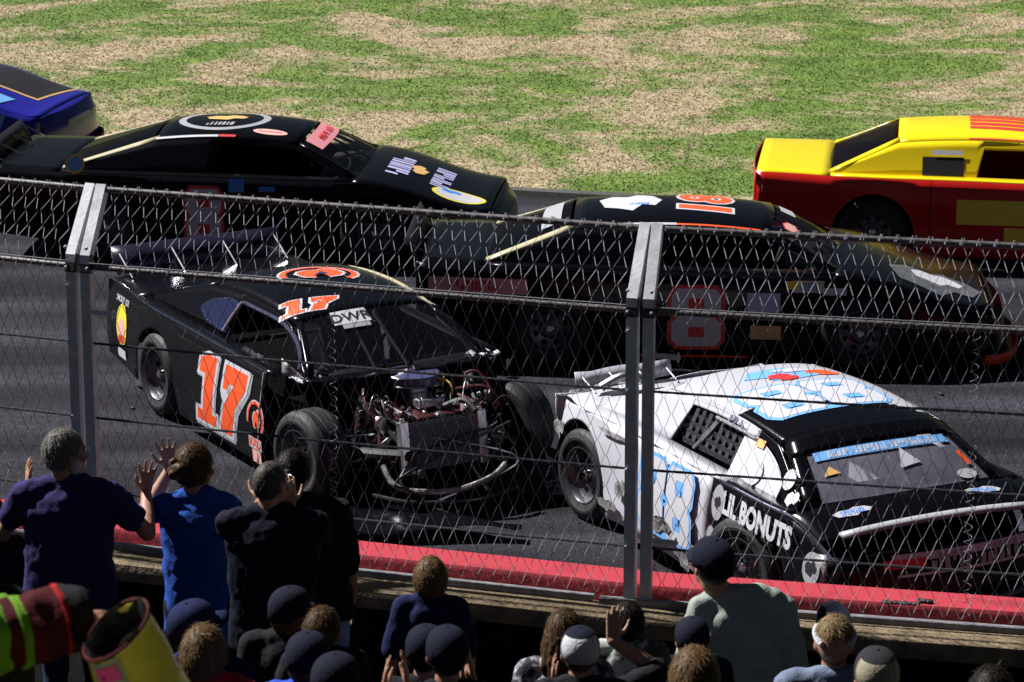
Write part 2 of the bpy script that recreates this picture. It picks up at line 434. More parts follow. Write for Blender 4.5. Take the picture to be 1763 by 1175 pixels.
WM = [wire_mesh(0), wire_mesh(1)]
def channel(b, mtx, path, w=.055, d=.055, t=.006):
    """open C section swept along path (y, z) in the bay's frame, open towards the track"""
    prof = [(-w/2, d), (-w/2, 0), (w/2, 0), (w/2, d), (w/2-t, d), (w/2-t, t), (-w/2+t, t), (-w/2+t, d)]
    rows = []
    for i, (y, z) in enumerate(path):
        a = path[max(0, i-1)]; c = path[min(len(path)-1, i+1)]
        ty, tz = c[0]-a[0], c[1]-a[1]; l = math.hypot(ty, tz); ny, nz = tz/l, -ty/l
        rows.append([mtx @ Vector((px, y+ny*py, z+nz*py)) for px, py in prof])
    b.grid(rows, wrap=True)
    n = len(prof)
    b.f.append(tuple(range(len(b.v)-n, len(b.v)))); b.mi.append(0)
rw = random.Random(5)
for bay in range(1, 4):
    A, B = FENCE[bay], FENCE[bay+1]; d = (B-A); Lb = d.length; d.normalize(); n = Vector((-d.y, d.x))
    R = Matrix(((d.x, n.x, 0, 0), (d.y, n.y, 0, 0), (0, 0, 1, 0), (0, 0, 0, 1)))
    org = Vector((A.x, A.y, ZB))-FO
    T = Matrix.Translation(org) @ R
    for side, x0 in ((0, .042), (1, Lb-.042)):
        b = MB(); channel(b, T, [(-.01, -.05), (-.01, HB-.03), (-.005, HB+.01), (AY-.005, HB+AZ+.03)])
        o = b.build('post', M_galv, fence, smooth=False)
        b = MB(); b.box((0, 0, 0), (.064, .045, .10))
        o = b.build('bracket', M_brk, fence, smooth=False); o.matrix_local = T @ Matrix.Translation((x0 if side == 0 else x0, 0.012, HB-.04)) @ Matrix.Rotation(-.25, 4, 'X'); bevel(o, .006)
    # the two members just built sit at the bay's origin: move them to its ends
    ps = [c for c in fence.children if c.name.startswith('post')][-2:]
    for o, x0 in zip(ps, (.042, Lb-.042)): o.location = R.to_3x3() @ Vector((x0, 0, 0))
    for x0, sgn in ((.042, 1), (Lb-.042, -1)):
        for h in CAB+[R2, R2-.1, HB+.05]:
            b = MB(); b.lathe([(0, 0), (.009, 0), (.009, .012), (.004, .014), (0, .014)], 6)
            o = b.build('bolt', M_galv, fence, smooth=False); o.matrix_local = T @ Matrix.Translation((x0-sgn*.034 if False else x0+.018*sgn, -.012, h)) @ Matrix.Rotation(math.pi/2, 4, 'X')
    for h in (1.27, .31):
        b = MB(); b.tube([(0, 0, 0), (.115, 0, -.004)], .0135, 10); b.tube([(.115, 0, -.004), (.121, 0, -.004)], .026, 14); b.tube([(.121, 0, -.004), (.13, 0, -.004)], .008, 6)
        o = b.build('pipe_stub', M_galv, fence); o.matrix_local = T @ Matrix.Translation((.075, .0, h+rw.uniform(-.03, .03)))
    b = MB(); b.tube([(.075, AY, HB+AZ), (Lb-.075, AY, HB+AZ)], .017, 12)
    o = b.build('top_rail', M_galvd, fence); o.matrix_local = T
    b = MB(); b.tube([(.075, .022, R2), (Lb-.075, .022, R2)], .0155, 12)
    o = b.build('middle_rail', M_galvd, fence); o.matrix_local = T
    b = MB(); b.tube([(.07, -.012, R2+.03), (Lb-.07, -.012, R2+.034)], .0022, 5)
    o = b.build('tension_wire', M_wire, fence); o.matrix_local = T
    for h in CAB:
        b = MB(); path = []
        for i in range(61):
            x = lerp(.07, Lb-.07, i/60); path.append((x, .012, h-.006*math.sin(math.pi*i/60)))
        b.tube(path, [.0062+.0012*(i % 2) for i in range(61)], 7)
        o = b.build('cable', M_cable, fence); o.matrix_local = T
    for x0, x1 in ((-.19 if bay > 1 else 0, Lb-.225),):
        b = MB(); b.box(((x0+x1)/2, -.012, -.008), (x1-x0, .045, .022)); b.box(((x0+x1)/2, -.032, -.02), (x1-x0, .006, .05))
        o = b.build('base_rail', mat('dull_rail_steel', (.22, .22, .24), .55, metal=.3, noise=.3, nscale=10), fence, smooth=False); o.matrix_local = T
    nw = int((Lb-.15)/PITCHW)
    for i in range(nw):
        o = bpy.data.objects.new('wire', WM[i % 2]); COL.objects.link(o); o.parent = fence
        sh = Matrix.Identity(4); sh[0][2] = 0
        o.matrix_local = T @ Matrix.Translation((.085+i*PITCHW, -.006+rw.uniform(-.003, .003), 0)) @ Matrix.Rotation(rw.uniform(-.004, .004), 4, 'Y')
    # a loose coil of lacing wire joins two lengths of mesh
    if bay > 1:
        xc = Lb*(.465 if bay == 2 else .54); b = MB(); path = []
        for i in range(560):
            z = .04+1.45*i/559; a = i*.32; path.append((xc+.019*math.cos(a)+.003*math.sin(z*9), -.004+.014*math.sin(a), z))
        b.tube(path, .0013, 4, caps=False)
        o = b.build('lacing_coil', M_wire, fence); o.matrix_local = T

# scraps on the walls
def on_wall(px, py, off, z):
    d = at(px, py, 1)-Vector((0, 0, CAM_H)); return Vector((0, 0, CAM_H))+d*((z-CAM_H)/d.z)
rs_ = random.Random(2)
for px, py, L, lab in ((1550, 1041, .15, 'long black rubber scrap lying on the red track wall'), (1592, 1037, .06, 'small black rubber scrap to the right of the long one on the red wall')):
    p = on_wall(px, py, .4, 1.806); b = MB()
    for i in range(7): b.ell((lerp(-L/2, L/2, i/6), .012*rs_.random(), .006), (L/9+.008, .012+.012*rs_.random(), .009), 7, 5)
    o = b.build('rubber_scrap', M_blk, None, loc=(p.x, p.y, p.z)); o.rotation_euler = (0, 0, -.2); tag(o, lab, 'debris', 'rubber scraps on the red wall')
p = on_wall(1212, 1046, 0, 1.80); b = MB()
b.grid([[(lerp(-.055, .07, u)+.01*v, .01*math.sin(5*u), .001+.075*v*(1-abs(u-.6)*.8)) for u in lin(0, 1, 6)] for v in lin(0, 1, 4)])
o = solid(b.build('paper_sheet', mat('white_paper', (.75, .75, .78), .8), None, loc=(p.x, p.y, 1.802)), .002); tag(o, 'folded white paper propped on the tan wall beside the leaning man', 'paper')
# ------------------------------------------------------------------ race cars
def paint(name, col, **k): return mat('paint_'+name, col, k.pop('rough', .22), coat=k.pop('coat', .3), spec=k.pop('spec', .25), **k)
K_blk = paint('black', (.003, .003, .0045), coat=.12, spec=.12); K_wht = paint('white', (.46, .46, .51), rough=.38, coat=.3, bump=.12, bscale=5)
K_yel = paint('yellow', (.78, .60, .012)); K_redp = paint('red', (.42, .012, .010)); K_blue = paint('blue', (.018, .018, .25))
D_org = mat('decal_orange', (.80, .085, .014), .5); D_wht = mat('decal_white', (.50, .50, .55), .5); D_pnk = mat('decal_pink', (.80, .30, .34), .5)
D_blu = mat('decal_blue', (.05, .22, .72), .5); D_sky = mat('decal_sky_blue', (.15, .38, .74), .5); D_yel = mat('decal_yellow', (.72, .62, .05), .5)
D_blk = mat('decal_black', (.012, .012, .015), .5); D_gry = mat('decal_grey', (.30, .30, .33), .5); D_nvy = mat('decal_navy', (.02, .025, .09), .5)
D_tan = mat('decal_tan', (.62, .38, .14), .5); D_red = mat('decal_red', (.65, .03, .03), .5); D_lil = mat('decal_lilac', (.45, .45, .72), .5); D_teal = mat('decal_teal', (.08, .40, .38), .5)
D_salm = mat('decal_salmon', (.80, .42, .38), .5)
M_tyre = mat('tyre_rubber', (.018, .018, .021), .6, spec=.3, noise=.25, nscale=9, bump=.15, bscale=80)
M_rim = mat('steel_rim', (.10, .10, .11), .35, metal=.8); M_chr = mat('chrome', (.75, .75, .78), .14, metal=1.); M_alu = mat('aluminium', (.62, .62, .66), .3, metal=.9, noise=.1, nscale=10)
M_dark = mat('cockpit_black', (.004, .004, .005), .6, spec=.06); M_tub = mat('frame_tube_black', (.02, .02, .022), .35, coat=.4); M_cav = mat('inner_panel', (.02, .02, .024), .5, spec=.2)
M_clear = mat('clear_lexan', (.012, .012, .018), .08, alpha=.3, spec=.4); M_haze = mat('hazy_lexan', (.26, .26, .33), .3, alpha=.42, spec=.6, noise=.25, nscale=4)
M_trim = mat('trim_tape', (.40, .36, .22), .5); M_silv = mat('screen_glare', (.80, .80, .88), .30, metal=.35, bump=.5, bscale=6)  # the silver is glare on the clear side screen, put into the colour
M_net = mat('net_webbing', (.008, .008, .014), .8); M_hose = mat('red_hose', (.06, .004, .006), .4); M_rad = mat('radiator_core', (.13, .13, .17), .45, metal=.5)
M_engr = mat('engine_red', (.045, .004, .006), .4, coat=.3); M_shock = mat('plated_steel', (.55, .55, .58), .25, metal=1.); M_yelp = mat('yellow_plastic', (.6, .45, .12), .5)
M_scuff = mat('scuffed_metal', (.28, .27, .28), .5, metal=.4, noise=.6, nscale=14, bump=.5, bscale=20)
RW = .345
TYRES = {}
def wheel(parent, x, y, side, steer=0., z=RW, rimm=None, wid=.27, camber=0.):
    """side -1: the outer face looks to the car's right"""
    rimm = rimm or M_rim; w = wid/2
    key = (side, rimm.name)
    if key not in TYRES:
        F = Matrix.Rotation(-side*math.pi/2, 4, 'X')     # local +z of the turned profile = outwards
        b = MB(); r = RW
        b.lathe([(.205, -w*.9), (.225, -w*1.02), (.27, -w*1.08), (.315, -w*1.02), (.335, -w*.86), (r, -w*.62), (r+.002, -w*.58), (r, -w*.54), (r+.003, -w*.2), (r-.004, -w*.18), (r-.004, -w*.16), (r+.004, -w*.12), (r+.004, w*.12), (r-.004, w*.16), (r-.004, w*.18), (r+.003, w*.2), (r, w*.54), (r+.002, w*.58), (r, w*.62), (.335, w*.86), (.315, w*1.02), (.285, w*1.07), (.283, w*1.085), (.262, w*1.09), (.26, w*1.075), (.225, w*1.02), (.205, w*.9)], 44, F)
        ty = b.build('tyre', M_tyre, None)
        b = MB()
        b.lathe([(.205, -w*.9), (.20, -w*.8), (.175, -w*.6), (.17, w*.45), (.19, w*.7), (.207, w*.92), (.214, w*.99), (.205, w*1.0), (.196, w*.9), (.185, w*.62), (.15, w*.42), (.10, w*.36), (.075, w*.50), (.06, w*.52), (0, w*.52)], 32, F)
        for k in range(5):
            a = 2*math.pi*k/5; b.tube([F @ Vector((.055*math.cos(a), .055*math.sin(a), w*.5)), F @ Vector((.055*math.cos(a), .055*math.sin(a), w*.66))], .012, 6)
        rm = b.build('rim', rimm, None)
        b = MB()
        for k in range(8):
            a = 2*math.pi*(k+.5)/8; M = F @ Matrix.Translation((.135*math.cos(a), .135*math.sin(a), w*.425)); b.lathe([(.026, 0), (.022, .004), (0, .004)], 10, M)
        sl_ = b.build('rim_slots', M_dark, None)
        b = MB(); b.lathe([(0, w*.52), (.034, w*.52), (.034, w*.75), (.022, w*.82), (0, w*.82)], 14, F)
        hub = b.build('wheel', M_chr, None)
        TYRES[key] = tuple(o.data for o in (hub, ty, rm, sl_))
        for o in (hub, ty, rm, sl_): bpy.data.objects.remove(o)
    dat = TYRES[key]
    hub = bpy.data.objects.new('wheel', dat[0]); COL.objects.link(hub); hub.parent = parent
    hub.location = (x, y, z); hub.rotation_euler = (camber, 0, steer)
    for nm, d in zip(('tyre', 'rim', 'rim_slots'), dat[1:]):
        o = bpy.data.objects.new(nm, d); COL.objects.link(o); o.parent = hub
        if nm == 'rim_slots': o['kind'] = 'stuff'
    return hub

class Car:
    """late model stock car body; x forwards from the rear axle, y to the car's left"""
    def __init__(s, name, label, group, loc, rz, **k):
        s.root = tag(empty(name, loc, rz), label, 'race car', group); s.p = dict(
            xt=-1.14, xn=3.75, cowl=2.42, rf=1.86, rr=.45, rb=-.45, hw=.98, roofz=1.27, rooftop=.045, deck=.90, nose=.56, wf=2.65, wr=0., arch=.40, wsw=.94, win0=.95, win1=2.28, wintop=1.13, rw=.60, cw=.77, front=True, belt=.875, bott=.13)
        s.p.update(k); s.__dict__.update(s.p)
    def beltz(s, x): return sinterp(x, [(s.xt, s.deck), (.3, s.belt), (s.cowl, s.belt-.025), (s.xn, s.nose)])
    def botz(s, x): return interp(x, [(s.xt, .27), (s.wr-.45, .20), (s.wr+.45, s.bott), (s.xn, s.bott-.02)])
    def halfw(s, x): return sinterp(x, [(s.xt, .90), (s.wr, s.hw), (s.wf, s.hw+.01), (s.xn-.1, .93), (s.xn, .86)])
    def side(s, x, z, sg=-1):
        zb, zt = s.botz(x), s.beltz(x); t = (z-zb)/max(.05, zt-zb)
        y = s.halfw(x)-.055*max(0, t)**2-.02*(1-t)**2+.012*math.sin(math.pi*max(0, min(1, t)))
        return Vector((x, sg*y, z))
    def side_surf(s, sg=-1):
        def f(x, z): return s.side(x, z, sg), Vector((0, sg, .06)).normalized()
        return f
    def roofpt(s, x, y):
        t = (x-(s.rf+s.rr)/2)/((s.rf-s.rr)/2)
        return Vector((x, y, s.roofz-s.rooftop*t*t*(1.25 if t > 0 else .9)-.05*(y/s.rw)**2-.03*abs(y/s.rw)**6))
    def roof_surf(s):
        def f(x, y): 
            p = s.roofpt(x, y); a = s.roofpt(x+.01, y)-p; b = s.roofpt(x, y+.01)-p; return p, a.cross(b).normalized()
        return f
    def hoodpt(s, x, y):
        w = s.halfw(x)-.055; q = min(1, abs(y)/w)
        return Vector((x, y, s.beltz(x)+.055*(1-q**2.2)*sinterp(x, [(s.cowl-.1, .8), (s.xn-.6, 1), (s.xn, .55)])))
    def hood_surf(s):
        def f(x, y):
            p = s.hoodpt(x, y); a = s.hoodpt(x+.01, y)-p; b = s.hoodpt(x, y+.01)-p; return p, a.cross(b).normalized()
        return f
    def wspt(s, u, v):
        """windshield, u 0 roof .. 1 cowl, v -1..1"""
        a = s.roofpt(s.rf, s.rw*v*.97); a.x += .06*(1-v*v)
        c = Vector((s.cowl+.10*(1-v*v), s.cw*v, s.beltz(s.cowl)+.02+.03*(1-v*v)))
        p = a.lerp(c, u); p.z += .012*math.sin(math.pi*u); return p
    def ws_surf(s):
        def f(u, v):
            p = s.wspt(u, v); a = s.wspt(u+.01, v)-p; b = s.wspt(u, v+.01)-p; n = a.cross(b).normalized(); return p, (n if n.z > 0 else -n)
        return f
    def rwpt(s, u, v):
        a = s.roofpt(s.rr, s.rw*v*.97); c = Vector((s.rb-.06*(1-v*v), s.cw*v, s.beltz(s.rb)+.015)); return a.lerp(c, u)
    def ghz(s, x):
        """top line of the side of the greenhouse"""
        zr = s.roofpt(s.rr, s.rw).z; zf = s.roofpt(s.rf, s.rw).z
        if x < s.rr: t = (x-s.rb)/(s.rr-s.rb); return lerp(s.beltz(s.rb)+.01, zr, t)
        if x > s.rf: t = (x-s.rf)/(s.cowl-s.rf); return lerp(zf, s.beltz(s.cowl)+.02, t)
        return s.roofpt(x, s.rw).z
    def ghy(s, x, z):
        zb = s.beltz(x); zt = s.roofz-.10; t = max(0, min(1, (z-zb)/(zt-zb))); return lerp(s.cw+.02, s.rw+.005, t)
    def winz(s, x):
        z0 = s.beltz(x)+.005
        if x < s.win0: return z0
        xa = s.win0+.07; xb = s.win0+(s.win1-s.win0)*.42
        if x < xa: return lerp(z0, s.wintop, (x-s.win0)/.07)
        if x < xb: return s.wintop
        if x < s.win1: t = (x-xb)/(s.win1-xb); return lerp(z0, s.wintop, math.sqrt(max(0, 1-t**2.1)))
        return z0
    # -------- panels
    def side_panel(s, sg, x0, x1, m, name='side_panel', z_top=None, z_bot=None, parent=None):
        xs = sorted(set([round(q, 4) for q in lin(x0, x1, int((x1-x0)/.09)+2)]+[round(c+s.arch*math.cos(a), 4) for c in (s.wr, s.wf) for a in lin(.02, math.pi-.02, 22) if x0 < c+s.arch*math.cos(a) < x1]))
        P = []
        for x in xs:
            lo = s.botz(x) if not z_bot else z_bot(x)
            for c in (s.wr, s.wf):
                if abs(x-c) < s.arch: lo = max(lo, RW-.02+math.sqrt(s.arch**2-(x-c)**2)*1.0)
            hi = s.beltz(x) if not z_top else z_top(x)
            lo = min(lo, hi-.01)
            P.append([s.side(x, lerp(lo, hi, t), sg) for t in lin(0, 1, 8)])
        b = MB(); b.grid(P, flip=(sg < 0)); return solid(b.build(name, m, parent or s.root), .008, 0)
    def shelf(s, sg, m, x0=None, x1=None):
        b = MB(); P = []
        for x in lin(x0 if x0 is not None else s.rb, x1 or s.cowl, 14):
            z = s.beltz(x); P.append([Vector((x, sg*(s.halfw(x)-.055), z)), Vector((x, sg*(s.halfw(x)-.085), z+.014)), Vector((x, sg*(s.cw+.01), z+.012))])
        b.grid(P); return solid(b.build('belt_shelf', m, s.root), .006)
    def hood(s, m, x0=None, x1=None, name='hood'):
        b = MB(); P = []
        for x in lin(x0 if x0 is not None else s.cowl, x1 or s.xn, 16):
            w = s.halfw(x)-.055; P.append([s.hoodpt(x, w*v) for v in lin(-1, 1, 15)])
        b.grid(P); return solid(b.build(name, m, s.root), .008)
    def decklid(s, m, x0=None):
        b = MB(); P = []
        for x in lin(x0 if x0 is not None else s.xt, s.rb, 8):
            w = s.halfw(x)-.055; P.append([Vector((x, w*v, s.beltz(x)+.02*(1-abs(v)**2.4))) for v in lin(-1, 1, 11)])
        b.grid(P); return solid(b.build('deck_lid', m, s.root), .008)
    def roof(s, m):
        b = MB(); b.grid([[s.roofpt(x+.06*(1-v*v)*max(0, (x-s.rr)/(s.rf-s.rr)), s.rw*v) for v in lin(-1, 1, 17)] for x in lin(s.rr, s.rf, 16)])
        return solid(b.build('roof', m, s.root), .01)
    def sail(s, sg, m, name='window_frame_panel'):
        b = MB(); xs = sorted(set(lin(s.rb, s.cowl, 34)+[s.win0-.001, s.win0+.001, s.win0+.035, s.win0+.07, s.rr, s.rf]+lin(s.win0+.5, s.win1, 16)))
        P = []
        for x in xs:
            lo, hi = s.winz(x), max(s.ghz(x), s.winz(x)+.004)
            if x > s.win1-.001: lo = min(lo, hi)
            if s.win0 < x < s.win1: lo = min(lo, hi-.045)
            lo = max(lo, s.beltz(x))
            P.append([Vector((x, sg*s.ghy(x, z), z)) for z in lin(lo, hi, 6)])
        b.grid(P); return solid(b.build(name, m, s.root), .01)
    def windshield(s, m, bars=True):
        b = MB(); b.grid([[s.wspt(u, v) for v in lin(-s.wsw, s.wsw, 11)] for u in lin(.03, .96, 6)])
        o = b.build('windshield', m, s.root)
        if bars:
            for v in (-.3, .05):
                b = MB(); b.tube([s.wspt(.02, v)-Vector((.02, 0, .02)), s.wspt(.98, v)-Vector((.02, 0, .02))], .013, 6); b.build('windshield_brace', M_tub, s.root)
        for sg in (-1, 1):
            b = MB(); b.grid([[s.wspt(u, sg*v) for v in (s.wsw-.01, (s.wsw+1)/2, 1.0)] for u in lin(0, 1, 6)]); solid(b.build('windshield_pillar', s.pm, s.root), .014)
        return o
    def rear_window(s, m, frame):
        b = MB(); b.grid([[s.rwpt(u, v) for v in lin(-.9, .9, 9)] for u in lin(.04, .96, 5)]); o = b.build('rear_window', m, s.root)
        for sg in (-1, 1):
            b = MB(); b.grid([[s.rwpt(u, sg*v) for v in (.88, .95, 1.03)] for u in lin(-.02, 1, 6)]); solid(b.build('rear_pillar', frame, s.root), .014)
        return o
    def fascia(s, m, split=None):
        b = MB(); P = []
        for t in lin(0, 1, 8):
            row = []
            for a in lin(-1, 1, 25):
                w = s.halfw(s.xn)-.04
                y = w*math.sin(a*math.pi/2); bow = .20*(math.cos(a*math.pi/2))**.8
                z = lerp(s.hoodpt(s.xn, y).z-.004, .10, t)
                row.append(Vector((s.xn-.005+bow*sinterp(t, [(0, .12), (.35, .85), (1, 1)])*1.0, y*(1+.03*t), z)))
            P.append(row)
        b.grid(P); o = solid(b.build('front_fascia', m, s.root), .01)
        if split:
            b = MB(); rows = []
            for q in (0, 1):
                rows.append([Vector((s.xn-.05+(.26+.09*q)*(math.cos(a*math.pi/2))**.8, (s.halfw(s.xn)-.02+.03*q)*math.sin(a*math.pi/2), .085-.0*q)) for a in lin(-1, 1, 25)])
            b.grid(rows); solid(b.build('splitter', split, s.root), .022)
            b = MB(); b.grid([[Vector((s.xn-.05+.355*(math.cos(a*math.pi/2))**.8, (s.halfw(s.xn)+.01)*math.sin(a*math.pi/2), z)) for a in lin(-1, 1, 25)] for z in (.075, .16)]); solid(b.build('splitter_lip', split, s.root), .012)
        return o
    def tail(s, m):
        b = MB(); P = []
        for t in lin(0, 1, 5):
            P.append([Vector((s.xt-.05*(1-v*v)-.01*math.sin(math.pi*t), (s.halfw(s.xt)-.03)*v, lerp(s.beltz(s.xt)+.0, .30, t))) for v in lin(-1, 1, 11)])
        b.grid(P); return solid(b.build('tail_panel', m, s.root), .01)
    def spoiler(s, m, h=.17, y0=-.78, y1=.78, lean=.10, dz=0):
        b = MB(); b.grid([[Vector((s.xt-lean*t-.02, y, s.deck+.012+h*t+dz)) for y in lin(y0, y1, 7)] for t in (0, 1)])
        o = solid(b.build('spoiler', m, s.root), .006)
        b = MB()
        for y in lin(y0+.06, y1-.06, 4): b.tube([(s.xt-.02, y, s.deck+.02+dz), (s.xt-.02-lean*.7, y, s.deck+h*.8+dz), (s.xt+.16, y, s.deck+.02+dz)], .008, 5)
        b.build('spoiler_braces', M_alu, s.root); return o
    def inside(s, driver=None):
        b = MB()
        b.grid([[(x, y, z) for x, z in ((s.wr-.4, .62), (s.wr+.3, .40), (.7, .20), (s.cowl, .20), (s.cowl+.02, s.beltz(s.cowl)-.02))] for y in (-.80, .80)]); 
        o = solid(b.build('cockpit_floor', M_dark, s.root, smooth=False), .01)
        b = MB()
        for y in (-.62, .62):
            b.tube([(.75, y*1.1, .22), (.78, y*1.08, .9), (.85, y*.86, s.roofz-.10), (1.75, y*.84, s.roofz-.11), (2.32, y*1.16, .86), (2.40, y*1.2, .25)], .022, 8)
            b.tube([(.80, y*.98, 1.0), (-.30, y*1.0, .72)], .02, 6)
        b.tube([(.85, -.53, s.roofz-.10), (.85, .53, s.roofz-.10)], .022, 8); b.tube([(1.75, -.52, s.roofz-.11), (1.75, .52, s.roofz-.11)], .022, 8)
        b.tube([(.77, -.68, .75), (.77, .68, .75)], .02, 8); b.tube([(2.34, -.72, .80), (2.34, .72, .80)], .02, 8)
        b.build('roll_cage', M_tub, s.root)
        b = MB(); b.box((1.02, .35, .42), (.5, .46, .10)); b.box((.84, .35, .72), (.10, .46, .62), M=Matrix.Rotation(-.22, 3, 'Y')); b.box((.80, .35, 1.02), (.12, .34, .16))
        bevel(b.build('seat', M_cav, s.root, smooth=False), .03)
        b = MB(); b.grid([[(x, y, z) for x, z in ((1.95, .60), (2.02, .80), (2.42, .84))] for y in lin(-.75, .75, 5)]); solid(b.build('dashboard', M_cav, s.root), .01)
        b = MB(); th = lin(0, 2*math.pi, 25)[:-1]; M = Matrix.Translation((1.78, .35, .80)) @ Matrix.Rotation(1.15, 4, 'Y')
        b.tube([M @ Vector((.17*math.cos(a), .17*math.sin(a), 0)) for a in th], .014, 6, closed=True); b.tube([M @ Vector((-.16, 0, 0)), M @ Vector((.16, 0, 0))], .012, 6); b.tube([M @ Vector((0, 0, 0)), M @ Vector((0, 0, .35))], .015, 6)
        b.build('steering_wheel', M_dark, s.root)
    def window_net(s, sg, m=None):
        b = MB(); x0, x1 = s.win0+.12, s.win0+.12+.62
        for x in lin(x0, x1, 8): b.box((x, sg*(s.ghy(x, 1.)-.03), 1.0), (.042, .006, .26), M=Matrix.Rotation(sg*.45, 3, 'X'))
        for z in lin(.90, 1.11, 5): b.box(((x0+x1)/2, sg*(s.ghy(x0, z)-.034), z), (x1-x0+.06, .006, .038))
        b.build('window_net', m or M_net, s.root, smooth=False)
    def wheels(s, steer=0., rimm=None, rr=True):
        for x, y, sd, st in ((s.wr, -.82, -1, 0), (s.wr, .82, 1, 0), (s.wf, -.84, -1, steer), (s.wf, .84, 1, steer)): wheel(s.root, x, y, sd, st, rimm=rimm)
    def wells(s):
        b = MB()
        for c in (s.wr, s.wf):
            for sg in (-1, 1):
                P = []
                for a in lin(0, math.pi, 11): P.append([(c+(s.arch+.03)*math.cos(a), sg*y, RW-.06+(s.arch+.03)*math.sin(a)) for y in (.58, .90)])
                b.grid(P); b.poly([(c+(s.arch+.03)*math.cos(a), sg*.58, RW-.06+(s.arch+.03)*math.sin(a)) for a in lin(0, math.pi, 11)])
        b.box(((s.xt+s.xn)/2, 0, .2), (s.xn-s.xt-.5, 1.1, .05))
        b.build('wheel_wells', M_dark, s.root)
    def whole(s, body, roof=None, sidem=None, glass=None, rearframe=None, splitter=None, hood=None, deck=None, spo=None, net=True):
        s.pm = roof or body; sidem = sidem or body
        for sg in (-1, 1):
            s.side_panel(sg, s.xt, s.xn, sidem); s.shelf(sg, body); s.sail(sg, s.pm)
        s.hood(hood or body); s.decklid(deck or body); s.roof(roof or body); s.windshield(glass or M_clear); s.rear_window(M_clear, rearframe or s.pm)
        s.fascia(body, splitter); s.tail(sidem); s.inside(); s.wells(); s.wheels(steer=-.05)
        if spo: s.spoiler(spo)
        if net: s.window_net(1)

def at_track(x, y, z=0.): return (x, y, z)
G_RUN = 'stock cars racing past in a pack'
# ---- black car with the round emblem on its roof
C1 = Car('stock_car', 'black stock car with a round emblem on its roof and a red-edged door number', G_RUN, (-3.87, 31.2, .004), -.10)
C1.whole(K_blk, rearframe=M_trim, glass=M_clear, splitter=D_red, spo=M_cav)
rs = C1.roof_surf()
decal('roof_emblem', [('ring', D_gry, .92, .92, 0, 0), ('blob', D_tan, .42, .30, .02, .03), ('sig', D_gry, .16, .16, 0, -.25)], rs, (1.02, .02), (1, 0), (0, 1), C1.root)
ss = lambda c: (lambda x, z: (lambda p: (p, Vector((0, -1, .5)).normalized()))(Vector((x, -c.ghy(x, z)-.008, z))))
decal('roof_edge_decal', [('rect', D_wht, .62, .035, 0, 0), ('rect', D_red, .16, .035, .40, 0)], lambda x, y: rs(x, -.56+y), (.75, 0), (1, 0), (0, 1), C1.root)
decal('roof_edge_oval', [('oval', D_salm, .34, .22, 0, 0), ('rect', D_red, .24, .02, 0, 0)], rs, (1.55, -.42), (1, 0), (0, 1), C1.root)
wsf = C1.ws_surf()
decal('windshield_banner', [('rect', D_pnk, .30, .86, 0, 0), ('sign', D_wht, .17, .17, 0, 0)][:1]+[], lambda u, v: wsf(u, v), (.20, 0), (1, 0), (0, 1.9), C1.root, off=.006)
decal('windshield_letters', [('sign', D_red, .26, .12, 0, 0)], lambda a, b_: wsf(.20-b_*1.2, a*1.0), (0, 0), (1, 0), (0, 1), C1.root, off=.012)
hs = C1.hood_surf()
decal('hood_letters', [('race', D_lil, .30, .30, 0, .16), ('out', D_lil, .26, .26, 0, -.26), ('blob', D_tan, .34, .22, .0, -.03)], lambda x, y: hs(x, y), (2.95, -.05), (0, 1), (-1, 0), C1.root)
sf = C1.side_surf()
decal('door_number', [('8o', D_red, .50, .52, 0, 0), ('8', D_wht, .50, .52, 0, 0)], sf, (.98, .50), (1, 0), (.0, 1), C1.root)
decal('fender_sticker', [('oval', D_yel, .52, .58, 0, 0), ('oval', D_wht, .45, .48, 0, 0), ('blob', D_blu, .20, .14, -.1, .07)], lambda x, z: hs(x, z), (3.42, -.52), (1, 0), (.25, 1), C1.root)
decal('quarter_sticker', [('disc', D_yel, .20, .18, 0, 0), ('disc', D_sky, .16, .14, 0, 0)], lambda x, z: (Vector((x, -.86+.3*(z-.9), z)), Vector((0, -1, .3)).normalized()), (-.30, .955), (1, 0), (0, 1), C1.root, off=.06)
decal('door_square', [('rect', D_blu, .16, .05, .30, -.03)], sf, (1.30, .80), (1, 0), (0, 1), C1.root)
decal('door_square', [('rect', D_blu, .15, .13, 0, 0)], sf, (1.30, .80), (1, 0), (0, 1), C1.root)
# ---- black car with the orange 18
C2 = Car('stock_car', 'black stock car with a large orange 18 on its roof and battered silver nose', G_RUN, (.38, 27.25, .004), -.06, rr=.18, rb=-.55)
C2.whole(K_blk, rearframe=M_trim, splitter=D_org, spo=M_cav)
rs2 = C2.roof_surf()
decal('roof_number', [('18o', D_wht, .80, .62, 0, 0), ('18', D_org, .80, .62, 0, 0)], rs2, (1.34, -.02), (.0, 1), (-1, 0), C2.root)
decal('roof_sponsor', [('blob', D_wht, .55, .80, 0, 0), ('sig', D_blu, .10, .10, .08, -.1)], rs2, (.66, .02), (1, 0), (0, 1), C2.root)
decal('rear_window_letters', [('rect', D_gry, .22, .95, 0, 0)], lambda u, v: (C2.rwpt(.25-u, v), Vector((-.6, 0, .8))), (0, .0), (1, 0), (0, 1.4), C2.root, off=.01)
decal('roof_edge_stripe', [('rect', D_wht, .62, .03, -.34, 0), ('rect', D_org, .72, .022, .33, -.005)], lambda x, y: rs2(x, -.575+y), (1.1, 0), (1, 0), (0, 1), C2.root)
ws2 = C2.ws_surf()
decal('windshield_sticker', [('rect', D_wht, .22, .5, 0, 0)], ws2, (.2, .35), (1, 0), (0, 1), C2.root, off=.006)
decal('windshield_hexagon', [('hex', D_red, .25, .44, 0, 0), ('hex', D_salm, .21, .38, 0, 0)], ws2, (.25, -.55), (1, 0), (0, 1), C2.root, off=.006)
